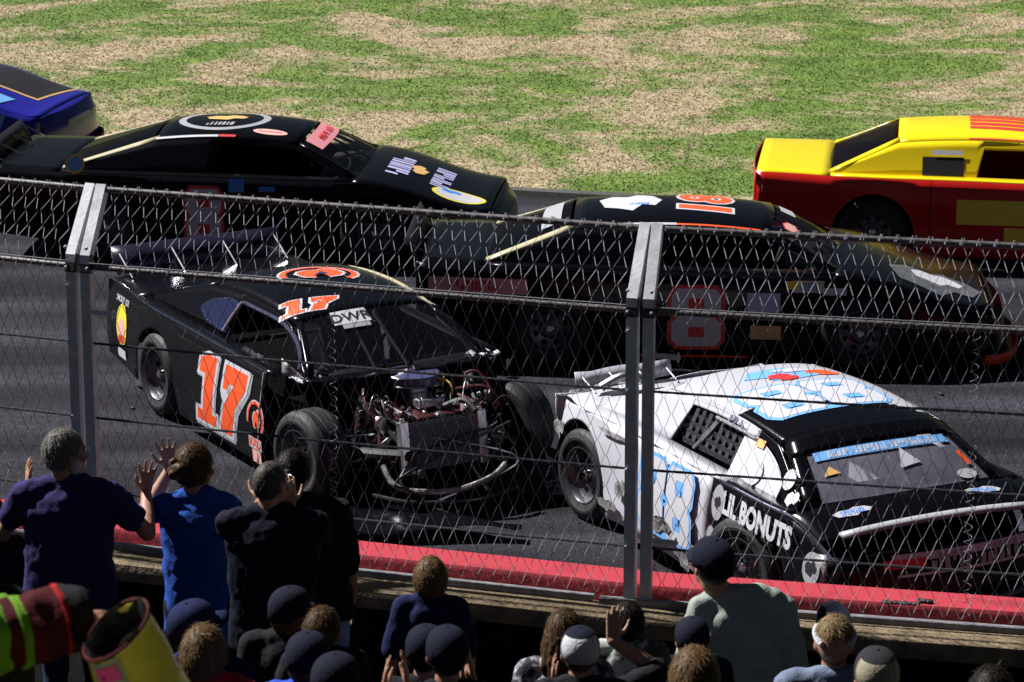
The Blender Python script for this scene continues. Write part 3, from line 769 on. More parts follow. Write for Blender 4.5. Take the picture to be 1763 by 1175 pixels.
sf2 = C2.side_surf()
decal('door_number', [('8o', D_red, .62, .50, 0, 0), ('8', D_wht, .62, .50, 0, 0)], sf2, (1.25, .48), (1, 0), (0, 1), C2.root)
for kk in (('rect', D_lil, .28, .16, 0, .12), ('rect', D_tan, .26, .12, .02, -.14), ('rect', D_yel, .30, .07, .34, .27), ('rect', D_wht, .2, .06, .6, .22), ('rect', D_red, .95, .02, -.6, -.36)): decal('side_sticker', [kk], sf2, (1.82, .50), (1, 0), (0, 1), C2.root)
decal('quarter_sticker', [('oval', D_wht, .42, .55, 0, 0), ('oval', D_lil, .34, .42, 0, 0)], sf2, (.0, .60), (1, 0), (0, 1), C2.root, off=.012) if False else None
decal('quarter_letters', [('rect', D_pnk, .85, .13, 0, 0), ('race', D_red, .14, .12, 0, 0)], sf2, (-.62, .72), (1, 0), (0, 1), C2.root)
hs2 = C2.hood_surf()
decal('bare_nose_patch', [('blob', M_alu, .80, .85, 0, 0), ('blob', D_wht, .46, .40, .02, .1)], hs2, (3.30, -.42), (1, 0), (0, 1), C2.root)
decal('fender_letters', [('rect', D_wht, .26, .10, 0, 0), ('sig', D_blu, .09, .09, 0, 0)], sf2, (2.2, .76), (1, 0), (0, 1), C2.root)
# ---- the yellow and red car
C3 = Car('stock_car', 'yellow stock car with red flanks leaving the picture at the right edge', G_RUN, (3.62, 31.0, .004), -.13, rr=.22, rb=-.42, win0=.98, roofz=1.29)
C3.whole(K_yel, sidem=K_redp, rearframe=K_yel, splitter=D_yel, spo=None, deck=K_yel, net=True)
rs3 = C3.roof_surf()
decal('roof_letters', [('num', D_red, .55, .8, 0, 0)], rs3, (1.2, .05), (.0, 1), (-1, 0), C3.root)
decal('roof_edge_stripe', [('rect', D_red, .6, .02, 0, 0)], lambda x, y: rs3(x, -.575+y), (1.2, 0), (1, 0), (0, 1), C3.root)
sf3 = C3.side_surf()
decal('door_number_panel', [('rect', D_yel, .80, .24, .1, .08), ('rect', D_yel, .34, .20, .33, -.16)], sf3, (1.1, .50), (1, 0), (0, 1), C3.root)
b = MB(); b.grid([[Vector((x, -C3.ghy(x, z)-.012, z)) for z in lin(C3.beltz(x)+.02, 1.06, 4)] for x in lin(.46, .86, 5)]); b.build('quarter_window', M_cav, C3.root)
# ---- the blue car nosing in at the left edge
C4 = Car('stock_car', 'blue stock car with its nose cut off by the left edge of the picture', G_RUN, (-8.75, 36.55, .004), -.22)
C4.whole(K_blue, rearframe=K_blue, glass=M_clear, splitter=D_red, spo=None)
hs4 = C4.hood_surf()
decal('hood_panel', [('rect', D_tan, 1.12, 1.02, 0, 0), ('rect', D_blk, 1.06, .96, 0, .02)], hs4, (2.98, .30), (1, 0), (.1, 1), C4.root)
decal('hood_stripe', [('rect', D_red, .30, .62, 0, 0)], hs4, (2.42, -.55), (1, 0), (.5, 1), C4.root)
decal('hood_stickers', [('rect', D_gry, .40, .36, -.0, 0), ('rect', D_yel, .30, .10, .22, -.02), ('rect', D_sky, .26, .3, .36, .0)], hs4, (2.78, -.60), (1, 0), (.3, 1), C4.root)
sf4 = C4.side_surf()
decal('fender_stickers', [('rect', D_wht, .45, .14, -.1, 0), ('rect', D_sky, .3, .16, .3, 0)], sf4, (2.9, .52), (1, 0), (.4, 1), C4.root)

decal('quarter_window_sticker', [('rect', D_wht, .30, .04, 0, 0)], lambda x, z: (Vector((x, -C3.ghy(x, z)-.014, z)), Vector((0, -1, .2))), (.70, 1.10), (1, 0), (0, 1), C3.root)
for c_ in (C1, C2, C3):
    for xx in (.55, 2.10):                                           # panel joints down the flanks
        b = MB(); b.tube([c_.side(xx, z, -1)+Vector((0, -.004, 0)) for z in lin(c_.botz(xx)+.02, c_.beltz(xx)-.01, 8)], .0035, 5); b.build('panel_joint', M_dark, c_.root)
    for xx in lin(.6, 2.0, 9):
        b = MB(); p_ = c_.side(xx, c_.beltz(xx)-.03, -1); b.ell(p_, (.007, .006, .007), 6, 4); b.build('rivet', M_alu, c_.root)
# ------------------------------------------------------------------ the wrecked black 17
def smoothpath(pts, n=6):
    out = []
    P = [Vector(p) for p in pts]
    for i in range(len(P)-1):
        p0, p1, p2, p3 = P[max(0, i-1)], P[i], P[i+1], P[min(len(P)-1, i+2)]
        for k in range(n):
            t = k/n; out.append(.5*((2*p1)+(p2-p0)*t+(2*p0-5*p1+4*p2-p3)*t*t+(3*p1-p0-3*p2+p3)*t**3))
    return out+[P[-1]]
def hose(name, pts, r, m, parent, n=7):
    b = MB(); b.tube(smoothpath(pts), r, n); return b.build(name, m, parent)
A = Car('wrecked_stock_car', 'black number 17 stock car stopped with its hood and nose torn off', 'wrecked stock cars stopped by the wall', (-2.06, 25.33, .004), -1.05, belt=.87)
A.pm = K_blk
A.side_panel(-1, A.xt, 2.08, K_blk); A.side_panel(1, A.xt, 2.2, K_blk)
for sg in (-1, 1): A.shelf(sg, K_blk, x1=2.36 if sg > 0 else 2.2); A.sail(sg, K_blk)
A.decklid(K_blk); A.roof(K_blk); A.windshield(M_clear, True); A.rear_window(M_clear, K_blk); A.tail(K_blk); A.inside(); A.spoiler(mat('smoked_lexan', (.025, .02, .045), .2, alpha=.7), h=.22, lean=.14)
b = MB()                                                             # highlight along the flank's top edge, put in as a bright metal tube
b.tube([A.side(x, A.beltz(x), -1)+Vector((0, -.004, .004)) for x in lin(A.xt, 2.08, 30)], .011, 6); b.build('belt_edge', mat('edge_highlight', (.30, .30, .40), .22, metal=1.), A.root)
b = MB(); b.tube([Vector((x, A.rw*.985 if True else 0, A.roofpt(x, A.rw*.985).z+.006)) for x in lin(A.rr-.15, A.rf, 20)], [.012*math.sin(math.pi*(i+1)/21)+.003 for i in range(20)], 6); b.build('roof_rail_tape', M_trim, A.root)
b = MB()                                                             # quarter window insert and its rivets
xs = lin(.42, .98, 9)
def qtop(x): return interp(x, [(.42, 1.0), (.55, 1.07), (.8, 1.13), (.98, 1.12)])
def qbot(x): return interp(x, [(.42, .97), (.6, .91), (.85, .895), (.98, .895)])
b.grid([[Vector((x, -A.ghy(x, z)-.009, z)) for z in lin(qbot(x), qtop(x), 5)] for x in xs]); b.build('quarter_window', paint('deep_navy', (.012, .016, .05), rough=.22), A.root)
rv = [(x, qtop(x)-.012) for x in lin(.5, .96, 9)]+[(x, qbot(x)+.012) for x in lin(.5, .96, 8)]+[(.962, z) for z in lin(.92, 1.10, 5)]
for x, z in rv:
    b = MB(); b.ell((x, -A.ghy(x, z)-.012, z), (.007, .005, .007), 6, 4); b.build('rivet', M_alu, A.root)
b = MB(); b.tube([Vector((x, -A.ghy(x, z)-.012, z)) for x, z in ((.945, .90), (.965, 1.0), (1.01, 1.12), (1.03, 1.135))], .016, 7); b.build('window_edge_post', M_alu, A.root)
# edge of the window opening catching the light
b = MB(); pts = [Vector((x, -A.ghy(x, A.winz(x))-.004, A.winz(x))) for x in lin(1.02, 2.27, 28)]; b.tube(pts, [.017]*28, 7); b.build('window_edge', paint('edge_navy', (.05, .05, .09), rough=.25), A.root)
b = MB(); b.grid([[(2.25+.16*t, -.90+.10*t, .86+.13*(1-t)*q+.01) for q in lin(0, 1, 4)] for t in lin(0, 1, 4)]); solid(b.build('pillar_gusset', M_scuff, A.root), .008)
b = MB(); b.grid([[(2.28+.14*t+.02*math.sin(9*q), -.86+.24*q, .85+.02*math.sin(14*q+3*t)) for q in lin(0, 1, 7)] for t in lin(0, 1, 4)]); solid(b.build('torn_cowl_strip', D_wht, A.root), .006)
b = MB(); b.grid([[(2.34+.16*t, .62+.22*q, .855+.03*math.sin(11*q+4*t)) for q in lin(0, 1, 6)] for t in lin(0, 1, 4)]); solid(b.build('torn_cowl_strip', D_wht, A.root), .006)
b = MB(); b.grid([[Vector((2.40+.09*(1-v*v), .8*v, z)) for v in lin(-1, 1, 9)] for z in (.25, .55, .855)]); solid(b.build('firewall', M_dark, A.root), .01)
b = MB(); b.grid([[Vector((x+.09*(1-v*v), .82*v, .862+.012*math.sin(17*v)*(x-2.38)*6)) for v in lin(-1, 1, 19)] for x in lin(2.38, 2.53, 4)]); solid(b.build('cowl_panel', K_blk, A.root), .006)
# lettering
arf = A.roof_surf()
decal('roof_emblem', [('arc', D_wht, .66, .60, 0, 0), ('arc', D_org, .62, .56, 0, 0), ('flame', D_wht, .66, .66, 0, 0), ('flame', D_org, .58, .58, 0, 0), ('tri', D_nvy, .12, .16, .03, 0)], arf, (.98, .04), (.35, .94), (-.94, .35), A.root)
decal('roof_number', [('17o', D_wht, .36, .24, 0, 0), ('17', D_org, .36, .24, 0, 0)], arf, (1.66, -.40), (.30, .95), (-.95, .30), A.root)
awf = A.ws_surf()
decal('windshield_banner', [('rect', D_wht, .36, .17, 0, 0), ('dwr', D_blk, .17, .15, 0, -.01), ('rect', D_gry, .26, .05, .02, -.12)], lambda a, b_: awf(.13-b_*1.4, a*1.35-.32), (0, 0), (1, 0), (0, 1), A.root, off=.008)
asf = A.side_surf()
decal('door_number', [('17o', D_gry, .72, .56, 0.025, -.015), ('17o', D_wht, .70, .55, 0, 0), ('17', D_org, .70, .55, 0, 0)], asf, (1.28, .485), (1, -.0), (0, 1), A.root)
decal('fender_emblem', [('arc', D_wht, .30, .30, .02, .06), ('arc', D_org, .28, .28, .02, .06), ('flame', D_wht, .22, .30, .04, .06), ('flame', D_org, .18, .26, .04, .06), ('rect', D_wht, .22, .09, .02, -.13), ('rad', D_org, .10, .10, .02, -.13), ('rect', D_salm, .15, .10, .04, -.23)], asf, (1.93, .40), (1, 0), (0, 1), A.root)
decal('quarter_sticker', [('disc', D_yel, .26, .36, 0, 0), ('disc', D_salm, .16, .20, .0, -.04), ('blob', D_red, .16, .12, 0, -.12), ('srj', D_wht, .055, .07, 0, .21), ('rect', D_wht, .2, .08, 0, -.24)], asf, (-.78, .58), (1, 0), (0, 1), A.root)
# chassis and engine
for y in (-.36, .36):
    b = MB(); b.tube(smoothpath([(1.9, y*1.2, .24), (2.35, y, .24), (3.2, y, .30), (3.42, y*.95, .32)]), .034, 8); b.build('frame_rail', M_tub, A.root)
    b = MB(); b.tube(smoothpath([(2.36, y*1.6, .80), (2.75, y*1.25, .66), (3.1, y*1.05, .50), (3.35, y, .34)]), .02, 8); b.build('front_hoop', M_tub, A.root)
for y in (-1, 1):
    hose('upper_arm', [(2.52, y*.40, .47), (2.65, y*.66, .46), (2.78, y*.40, .47)], .014, M_shock, A.root)
    hose('lower_arm', [(2.42, y*.32, .22), (2.65, y*.70, .21), (2.9, y*.32, .22)], .02, M_tub, A.root)
    hose('tie_rod', [(2.86, y*.22, .30), (2.80, y*.68, .30)], .012, M_shock, A.root)
    b = MB(); b.tube([(2.72, y*.60, .24), (2.66, y*.44, .74)], .026, 10); b.tube([(2.66, y*.44, .74), (2.655, y*.43, .80)], .010, 6)
    th = [(lerp(2.715, 2.672, i/60)+.045*math.cos(i*.75), y*lerp(.585, .47, i/60)+.045*math.sin(i*.75), lerp(.30, .66, i/60)) for i in range(61)]
    b.tube(th, .008, 5); b.build('coil_spring', M_shock, A.root)
    hose('brake_duct', [(3.3, y*.34, .42), (3.05, y*.52, .40), (2.75, y*.62, .36)], .045, M_blk, A.root, 9)
hose('front_bumper', [(3.20, -.55, .36), (3.36, -.50, .22), (3.54, -.18, .20), (3.60, .12, .27), (3.52, .30, .33)], .022, M_scuff, A.root, 9)
hose('lower_bumper', [(3.25, -.66, .16), (3.50, -.45, .14), (3.62, 0, .13), (3.55, .4, .14)], .018, M_tub, A.root, 8)
b = MB(); b.box((2.74, .02, .46), (.62, .40, .34)); b.box((2.74, .02, .30), (.5, .3, .16)); bevel(b.build('engine_block', M_engr, A.root, smooth=False), .02)
for y in (-.25, .29):
    b = MB(); b.box((2.73, y, .62), (.58, .15, .09), M=Matrix.Rotation(-.5 if y < 0 else .5, 3, 'X')); bevel(b.build('valve_cover', M_chr if False else M_engr, A.root, smooth=False), .02)
    for k in range(4): hose('exhaust_header', [(2.52+.14*k, y*1.25, .50), (2.5+.13*k, y*1.7, .40), (2.42+.05*k, y*1.75, .25), (2.1, y*1.75, .2)], .02, M_scuff, A.root, 6)
b = MB(); b.box((2.70, .02, .68), (.42, .22, .07)); b.box((2.62, .02, .74), (.16, .14, .07)); bevel(b.build('intake_manifold', M_alu, A.root, smooth=False), .015)
b = MB(); M = Matrix.Translation((2.60, .02, .775)); b.lathe([(0, 0), (.195, 0), (.20, .006), (.185, .012), (.183, .062), (.20, .068), (.20, .078), (.06, .088), (.03, .088), (.028, .10), (0, .10)], 40, M)
aco = b.build('air_cleaner', [paint('air_cleaner_lid', (.06, .06, .13), rough=.18)], A.root)
b = MB(); b.lathe([(.198, .064), (.206, .07), (.198, .078)], 40, M); b.lathe([(.198, -.004), (.206, .003), (.198, .010)], 40, M); b.lathe([(0, .10), (.014, .10), (.012, .125), (0, .127)], 10, M); b.build('chrome_rings', M_chr, aco)
b = MB()
for k, (x, y, r) in enumerate(((3.03, .02, .085), (3.03, -.20, .05), (3.03, .22, .06), (3.03, .02, .05))):
    z = (.40, .50, .52, .60)[k]; b.lathe([(0, -.02), (r, -.02), (r*.8, 0), (r, .02), (r*.4, .025), (0, .025)], 20, Matrix.Translation((x, y, z)) @ Matrix.Rotation(math.pi/2, 4, 'Y'))
b.build('pulleys', M_alu, A.root)
rd = Matrix.Translation((3.22, -.06, .47)) @ Matrix.Rotation(-.16, 4, 'Y') @ Matrix.Rotation(.05, 4, 'Z')
b = MB(); b.box((0, 0, 0), (.045, .60, .36)); ro = b.build('radiator', M_dark, A.root, smooth=False); ro.matrix_local = rd
b = MB()
for i in range(34): b.box((.026, 0, -.17+i*.0103), (.010, .585, .0045))
b.build('radiator_fins', M_rad, ro, smooth=False)
for y in (-.335, .335):
    b = MB(); b.box((0, y, 0), (.06, .075, .40)); b.tube([(0, y, .19), (0, y, .225)], .02, 10); bevel(b.build('radiator_tank', M_alu, ro, smooth=False), .012)
b = MB(); b.tube([(.03, -.3, -.05), (.05, .1, .03), (.06, .34, .06)], .011, 6); b.tube([(.05, .1, .03), (.07, .08, -.16)], .008, 6); b.build('bent_brace', M_tub, ro)
for k, pts in enumerate(([(2.6, .34, .72), (2.7, .50, .82), (2.85, .55, .70), (2.95, .40, .62)], [(2.5, .55, .85), (2.62, .58, .78), (2.72, .46, .70)], [(2.62, -.38, .74), (2.74, -.46, .72), (2.9, -.44, .58), (3.05, -.50, .44)], [(2.45, -.52, .84), (2.6, -.50, .80), (2.72, -.40, .66), (2.8, -.46, .5)], [(2.7, .3, .70), (2.9, .44, .76), (3.0, .52, .70), (3.02, .50, .60)])):
    hose('hose', pts, .009 if k % 2 else .012, M_hose, A.root)
for k, pts in enumerate(([(2.5, .15, .78), (2.62, .26, .82), (2.7, .22, .74)], [(2.66, .20, .80), (2.76, .26, .76), (2.80, .24, .66)])): hose('fuel_line', pts, .010, M_yelp, A.root)
hose('radiator_hose', [(3.18, .24, .66), (3.06, .20, .72), (2.95, .10, .66)], .026, M_blk, A.root)
hose('radiator_hose', [(3.18, -.30, .34), (3.08, -.20, .34), (3.0, -.05, .38)], .026, M_blk, A.root)
rr_ = random.Random(4)
for i in range(64):
    x, y, z = 2.5+.7*rr_.random(), -.5+1.05*rr_.random(), .50+.26*rr_.random()
    b = MB(); r = .006+.013*rr_.random(); M = Matrix.Translation((x, y, z)) @ Euler((rr_.random()*3, rr_.random()*3, 0)).to_matrix().to_4x4()
    b.lathe([(0, -r), (r, -r), (r, r*.4), (r*.6, r*.6), (r*.5, r*1.6), (0, r*1.6)], 8, M); b.build('fitting', (M_chr, M_shock, M_alu, M_chr)[i % 4], A.root)
for i in range(26):
    x, y = 2.45+.6*rr_.random(), -.5+1.05*rr_.random(); p = Vector((x, y, .55+.2*rr_.random())); d1 = Vector((rr_.uniform(-.2, .2), rr_.uniform(-.2, .2), rr_.uniform(.0, .12)))
    hose('wiring', [p, p+d1*.5+Vector((0, 0, .05)), p+d1+Vector((.05, .02, -.08))], .005, M_tub if i % 3 else M_hose, A.root, 5)
b = MB(); b.lathe([(0, 0), (.06, 0), (.06, .12), (.05, .14), (.02, .15), (0, .15)], 16, Matrix.Translation((2.56, .50, .66))); b.build('oil_tank', M_alu, A.root)
for i in range(14):                                                   # bent brackets and torn flaps round the engine
    c = Vector((2.5+.75*rr_.random(), (-.62+.30*rr_.random()) if i % 2 else (.30+.35*rr_.random()), .34+.34*rr_.random())); E_ = Euler((rr_.random()*3, rr_.random()*3, rr_.random()*3)).to_matrix(); wq, hq = .05+.10*rr_.random(), .03+.05*rr_.random()
    b = MB(); b.grid([[c+E_ @ Vector((wq*(u-.5)*2, hq*(v-.5)*2, .03*math.sin(4*u+2*v+i))) for u in lin(0, 1, 5)] for v in lin(0, 1, 3)]); solid(b.build('bent_bracket', (M_tub, M_scuff, M_dark, M_alu)[i % 4], A.root), .004)
for i in range(5):
    hose('broken_strut', [(2.9+.35*rr_.random(), -.6+1.2*rr_.random(), .55), (3.2+.2*rr_.random(), -.55+1.1*rr_.random(), .3), (3.35+.3*rr_.random(), -.5+rr_.random(), .16)], .010, (M_tub, M_shock)[i % 2], A.root, 6)
for (x, y, sd, st) in ((0, -.83, -1, 0), (0, .83, 1, 0), (2.65, -.86, -1, .12), (2.65, .86, 1, .30)): wheel(A.root, x, y, sd, st, rimm=M_rim, wid=.29)
b = MB()
for sg in (-1, 1):
    P = [[(.43*math.cos(a), sg*y, RW-.06+.43*math.sin(a)) for y in (.58, .90)] for a in lin(0, math.pi, 11)]; b.grid(P)
b.box((1.1, 0, .2), (2.4, 1.2, .05)); b.build('wheel_wells', M_dark, A.root)
b = MB(); b.tube([(1.98, -.985, .13), (2.02, -.99, .5), (2.06, -.96, .85)], .010, 5); b.build('torn_edge', M_scuff, A.root)

# ------------------------------------------------------------------ the wrecked white and black 88
B = Car('wrecked_stock_car', 'white and black number 88 stock car with crushed tail against the wall', 'wrecked stock cars stopped by the wall', (1.457, 22.265, .004), -1.1, wr=-.28, wf=2.15, xt=-.72, xn=3.15, cowl=2.52, rf=1.98, rr=.50, rb=-.25, win0=.78, win1=2.24, wsw=.86, belt=.865, deck=.84, nose=.66, rw=.62, cw=.78, arch=.43, wintop=1.15)
rc = random.Random(11)
def crumple(o, amp, sc, x_lim=None, seed=0):
    """dents pressed into a wrecked panel"""
    from mathutils import noise
    me = o.data
    for v in me.vertices:
        w = 1. if x_lim is None else max(0., min(1., (x_lim-v.co.x)/.6))
        q = noise.noise_vector(v.co*sc+Vector((seed, seed*2, 0))); v.co += q*amp*w
    return o
B.pm = K_blk
ps = crumple(B.side_panel(-1, B.xt+.1, 1.62, K_wht, name='rear_flank', z_bot=lambda x: B.botz(x)+.03), .035, 2.6)
crumple(B.side_panel(1, B.xt, 1.9, K_wht, name='rear_flank'), .03, 2.4)
crumple(B.side_panel(-1, 1.63, B.xn-.02, K_blk, name='front_flank'), .02, 2.2); crumple(B.side_panel(1, 1.9, B.xn, K_blk, name='front_flank'), .02, 2.2)
for sg in (-1, 1): 
    B.shelf(sg, K_wht, x1=1.75); o = B.shelf(sg, K_blk, x0=1.752, x1=B.cowl)
# greenhouse sides: white behind, black from the front of the door on
def two_tone_sail(sg):
    b = MB(); xs = sorted(set(lin(B.rb, B.cowl, 40)+[B.win0-.001, B.win0+.001, B.win0+.035, B.win0+.07, B.rr, B.rf]+lin(B.win0+.5, B.win1, 16))); P = []
    for x in xs:
        lo, hi = B.winz(x), max(B.ghz(x), B.winz(x)+.004)
        if B.win0 < x < B.win1: lo = min(lo, hi-.05)
        lo = max(lo, B.beltz(x)); P.append([Vector((x, sg*B.ghy(x, z), z)) for z in lin(lo, hi, 6)])
    i = next(i for i, x in enumerate(xs) if x > 1.72)
    b.grid(P[:i+1], 0); b.grid(P[i:], 1); solid(b.build('window_frame_panel', [K_wht, K_blk], B.root), .01)
two_tone_sail(-1); two_tone_sail(1)
b = MB(); xs = lin(B.rr, B.rf, 24); P = [[B.roofpt(x+.06*(1-v*v)*max(0, (x-B.rr)/(B.rf-B.rr)), B.rw*v) for v in lin(-1, 1, 25)] for x in xs]
k0 = len(b.v)
for i in range(23):
    for j in range(24):
        v = (j+.5)/12-1; xm = (xs[i]+xs[i+1])/2
        b.poly([P[i][j], P[i+1][j], P[i+1][j+1], P[i][j+1]], 1 if xm > 1.52+.30*min(1, abs(v+.15))**1.6*(1 if v > -.15 else -.6) else 0)
me_o = b.build('roof', [K_wht, K_blk], B.root)
bm = bmesh.new(); bm.from_mesh(me_o.data); bmesh.ops.remove_doubles(bm, verts=bm.verts, dist=1e-4); bm.to_mesh(me_o.data); bm.free(); solid(me_o, .01)
crumple(B.decklid(K_wht, x0=B.xt+.05), .045, 2.4, seed=3)
B.windshield(M_haze, True)
b = MB(); b.grid([[B.wspt(u, v)+Vector((.004, 0, .008)) for v in lin(-1.0, 1.0, 15)] for u in lin(-.02, .27, 5)]); solid(b.build('windshield_header', K_blk, B.root), .008)
o = B.rear_window(M_clear, K_wht)
crumple(B.tail(K_wht), .06, 2.5, seed=5); B.inside(); B.wells()
crumple(B.spoiler(K_wht, h=.12, y0=-.72, y1=.1, lean=.05), .03, 3.)
# short black nose with a pale lip, then the bare bumper panel
hd = B.hood(K_blk, x0=B.cowl, x1=2.86, name='hood_stub')
b = MB(); b.grid([[B.hoodpt(x, w)+Vector((0, 0, .012)) for w in lin(-.72, .78, 9)] for x in (2.83, 2.885)]); solid(b.build('hood_lip', D_gry, B.root), .014)
b = MB(); b.grid([[Vector((3.02+.13*(1-v*v)+.10*t, .88*v, lerp(.70, .34, t)+.015*math.sin(9*v))) for v in lin(-1, 1, 17)] for t in lin(0, 1, 5)]); nose = solid(b.build('bare_bumper_panel', K_blk, B.root), .012)
def nsurf(a, z):
    v = a/.88; t = (.70-z)/.36; return Vector((3.02+.13*(1-v*v)+.10*t, a, z)), Vector((1, v*.3, .3)).normalized()
decal('bumper_letters', [('rect', D_wht, 1.25, .05, .12, .055), ('rect', D_wht, 1.2, .016, .12, -.055), ('rect', D_red, .30, .055, -.42, .02), ('tools', D_gry, .20, .16, .12, .01)], nsurf, (0, .60), (1, 0), (0, 1), B.root, off=.014, flip=False)
hose('front_bumper', [(2.9, -.78, .42), (3.2, -.55, .36), (3.30, 0, .34), (3.2, .6, .36), (2.95, .8, .42)], .03, M_tub, B.root)
b = MB(); b.grid([[Vector((2.9+.10*q, -.93+.02*q, .20+.5*t)) for q in lin(0, 1, 3)] for t in lin(0, 1, 5)]); crumple(solid(b.build('bent_fender_edge', M_scuff, B.root), .006), .02, 6.)
b = MB(); b.tube([B.side(x, B.beltz(x), -1)+Vector((0, -.003, .004)) for x in lin(1.7, 3.08, 20)], .011, 6); b.build('belt_edge', mat('edge_highlight', (.30, .30, .40), .22, metal=1.), B.root)  # bright metal tube stands in for a highlight on the belt edge
# wheels pushed out of place
for (x, y, sd, st, z) in ((-.28, -.80, -1, .06, RW), (-.28, .80, 1, 0, RW), (2.02, -.86, -1, .22, RW), (2.1, .84, 1, .2, RW)): wheel(B.root, x, y, sd, st, z=z)
b = MB(); b.grid([[Vector((-.80+.12*math.sin(5*t), -.72+.30*q, .30+.5*t)) for q in lin(0, 1, 4)] for t in lin(0, 1, 5)]); crumple(solid(b.build('torn_bumper_cover', M_scuff, B.root), .008), .06, 4.)
hose('rear_bumper_tube', [(-.75, -.7, .45), (-.9, -.2, .40), (-.82, .6, .45)], .028, M_tub, B.root)
b = MB(); b.tube(smoothpath([(-.55, -.62, .90), (-.50, -.45, .98), (-.42, -.30, .95)]), .035, 8); b.build('exposed_filler_neck', M_alu, B.root)
# clear side screen with its glare put in as silver colour, stickers and net
b = MB(); xs = lin(1.58, 2.20, 10); b.grid([[Vector((x, -B.ghy(x, z)-.012, z)) for z in lin(B.beltz(x)+.012, max(B.beltz(x)+.03, B.winz(x)-.005), 5)] for x in xs]); b.build('side_screen', M_silv, B.root)
def scr(x, z): return Vector((x, -B.ghy(x, z)-.014, z)), Vector((0, -.9, .4)).normalized()
decal('screen_sticker', [('oval', D_wht, .20, .26, 0, 0)], scr, (1.86, .93), (1, 0), (0, 1), B.root); decal('screen_sticker', [('rect', D_tan, .10, .05, 0, 0)], scr, (1.80, 1.10), (1, 0), (0, 1), B.root)
bs = B.side_surf()
decal('pillar_sticker', [('disc', D_wht, .13, .13, 0, 0)], scr, (2.27, .985), (1, 0), (0, 1), B.root, off=.012); decal('shell_sticker', [('blob', D_wht, .13, .11, 0, 0)], lambda x, z: (Vector((x, -.80-.9*(.93-z)*1.0, z)), Vector((.2, -.7, .7)).normalized()), (2.44, .905), (1, 0), (0, 1), B.root, off=.02)
B.window_net(-1)
b = MB(); b.tube([(1.05, -.76, .88), (1.20, -.66, 1.10)], .016, 8); b.build('brace_bar', M_alu, B.root)
b = MB(); b.tube([Vector((x, -B.ghy(x, 1.12)-.03, 1.135-.02*(x-1.3))) for x in lin(1.22, 1.72, 6)], .013, 6); b.build('net_rod', M_alu, B.root)
decal('door_number', [('88o', D_sky, .50, .52, .02, 0), ('88', D_wht, .50, .52, .02, 0)], bs, (1.06, .55), (1, 0), (0, 1), B.root, off=.035)
for kk in ((-.165, .10), (.20, .10), (.20, -.10)): decal('number_hole', [('rect', D_sky, .07, .05, *kk)], bs, (1.06, .55), (1, 0), (0, 1), B.root, off=.040)
decal('fender_letters', [('bon', D_wht, .15, .20, 0, 0)], bs, (2.22, .72), (1, -.04), (0, 1), B.root, off=.03)
decal('fender_sticker', [('oval', D_gry, .15, .38, 0, 0), ('blob', D_blk, .08, .12, 0, 0)], bs, (1.76, .72), (1, 0), (0, 1), B.root, off=.03)
decal('fender_sticker', [('disc', D_gry, .17, .22, 0, 0), ('blob', D_blk, .12, .14, 0, 0)], bs, (2.86, .58), (1, 0), (0, 1), B.root, off=.03)
decal('fender_sticker', [('disc', D_gry, .13, .26, 0, 0), ('blob', D_blk, .09, .16, 0, 0)], bs, (1.72, .42), (1, 0), (0, 1), B.root, off=.03)
decal('fender_sticker', [('disc', D_gry, .13, .2, 0, 0), ('blob', D_blk, .09, .12, 0, 0)], bs, (2.66, .30), (1, 0), (0, 1), B.root, off=.03)
brf = B.roof_surf()
decal('roof_number', [('88o', D_sky, .66, .56, 0, 0), ('88', D_wht, .66, .56, 0, 0)], brf, (1.42, -.04), (.0, 1), (-1, 0), B.root)
for a in (-.245, .245):
  for c in (-.14, .14): decal('number_hole', [('rect', D_sky, .10, .07, a, c)], brf, (1.42, -.04), (.0, 1), (-1, 0), B.root, off=.014)
decal('roof_graphic', [('blob', D_sky, .36, .8, 0, 0), ('blob', D_org, .18, .34, .05, .3), ('blob', D_red, .20, .30, .1, -.05), ('blob', D_wht, .12, .4, -.06, .1)], brf, (.86, .05), (1, 0), (0, 1), B.root)
decal('quarter_letters', [('pls', D_nvy, .14, .10, 0, 0)], lambda x, y: (Vector((x, -B.rw+.0+y*.8, B.roofpt(x, B.rw).z-.03+y*1.0)), Vector((0, -.8, .6))), (1.42, -.02), (1, 0), (0, 1), B.root, off=.02)
bwf = B.ws_surf()
decal('windshield_banner', [('rect', D_sky, 1.22, .115, 0, 0), ('vis', D_wht, .125, .115, 0, 0)], lambda a, b_: bwf(.34-b_*1.1, a*1.28), (0, -.01), (1, 0), (0, 1), B.root, off=.008)
decal('windshield_sticker', [('rect', D_org, .05, .16, 0, 0)], lambda a, b_: bwf(.66-b_*1.3, a*1.2), (.64, .0), (1, .3), (-.0, 1), B.root, off=.008)
decal('windshield_sticker', [('oval', D_wht, .18, .16, 0, 0)], lambda a, b_: bwf(.90-b_*1.3, a*1.2), (.54, .02), (1, 0), (0, 1), B.root, off=.008)
decal('windshield_sticker', [('tri', D_tan, .14, .14, 0, 0)], lambda a, b_: bwf(.58-b_*1.3, a*1.2), (-.56, .0), (1, 0), (0, 1), B.root, off=.008)
decal('windshield_sticker', [('tri', D_wht, .20, .3, 0, 0)], lambda a, b_: bwf(.56-b_*1.3, a*1.2), (.12, .0), (1, 0), (0, 1), B.root, off=.008)
for y in (-.52, .50): decal('cowl_letters', [('blob', D_wht, .30, .10, 0, 0), ('out', D_blu, .06, .06, 0, 0)], B.hood_surf(), (2.68, y), (0, 1), (-1, 0), B.root)
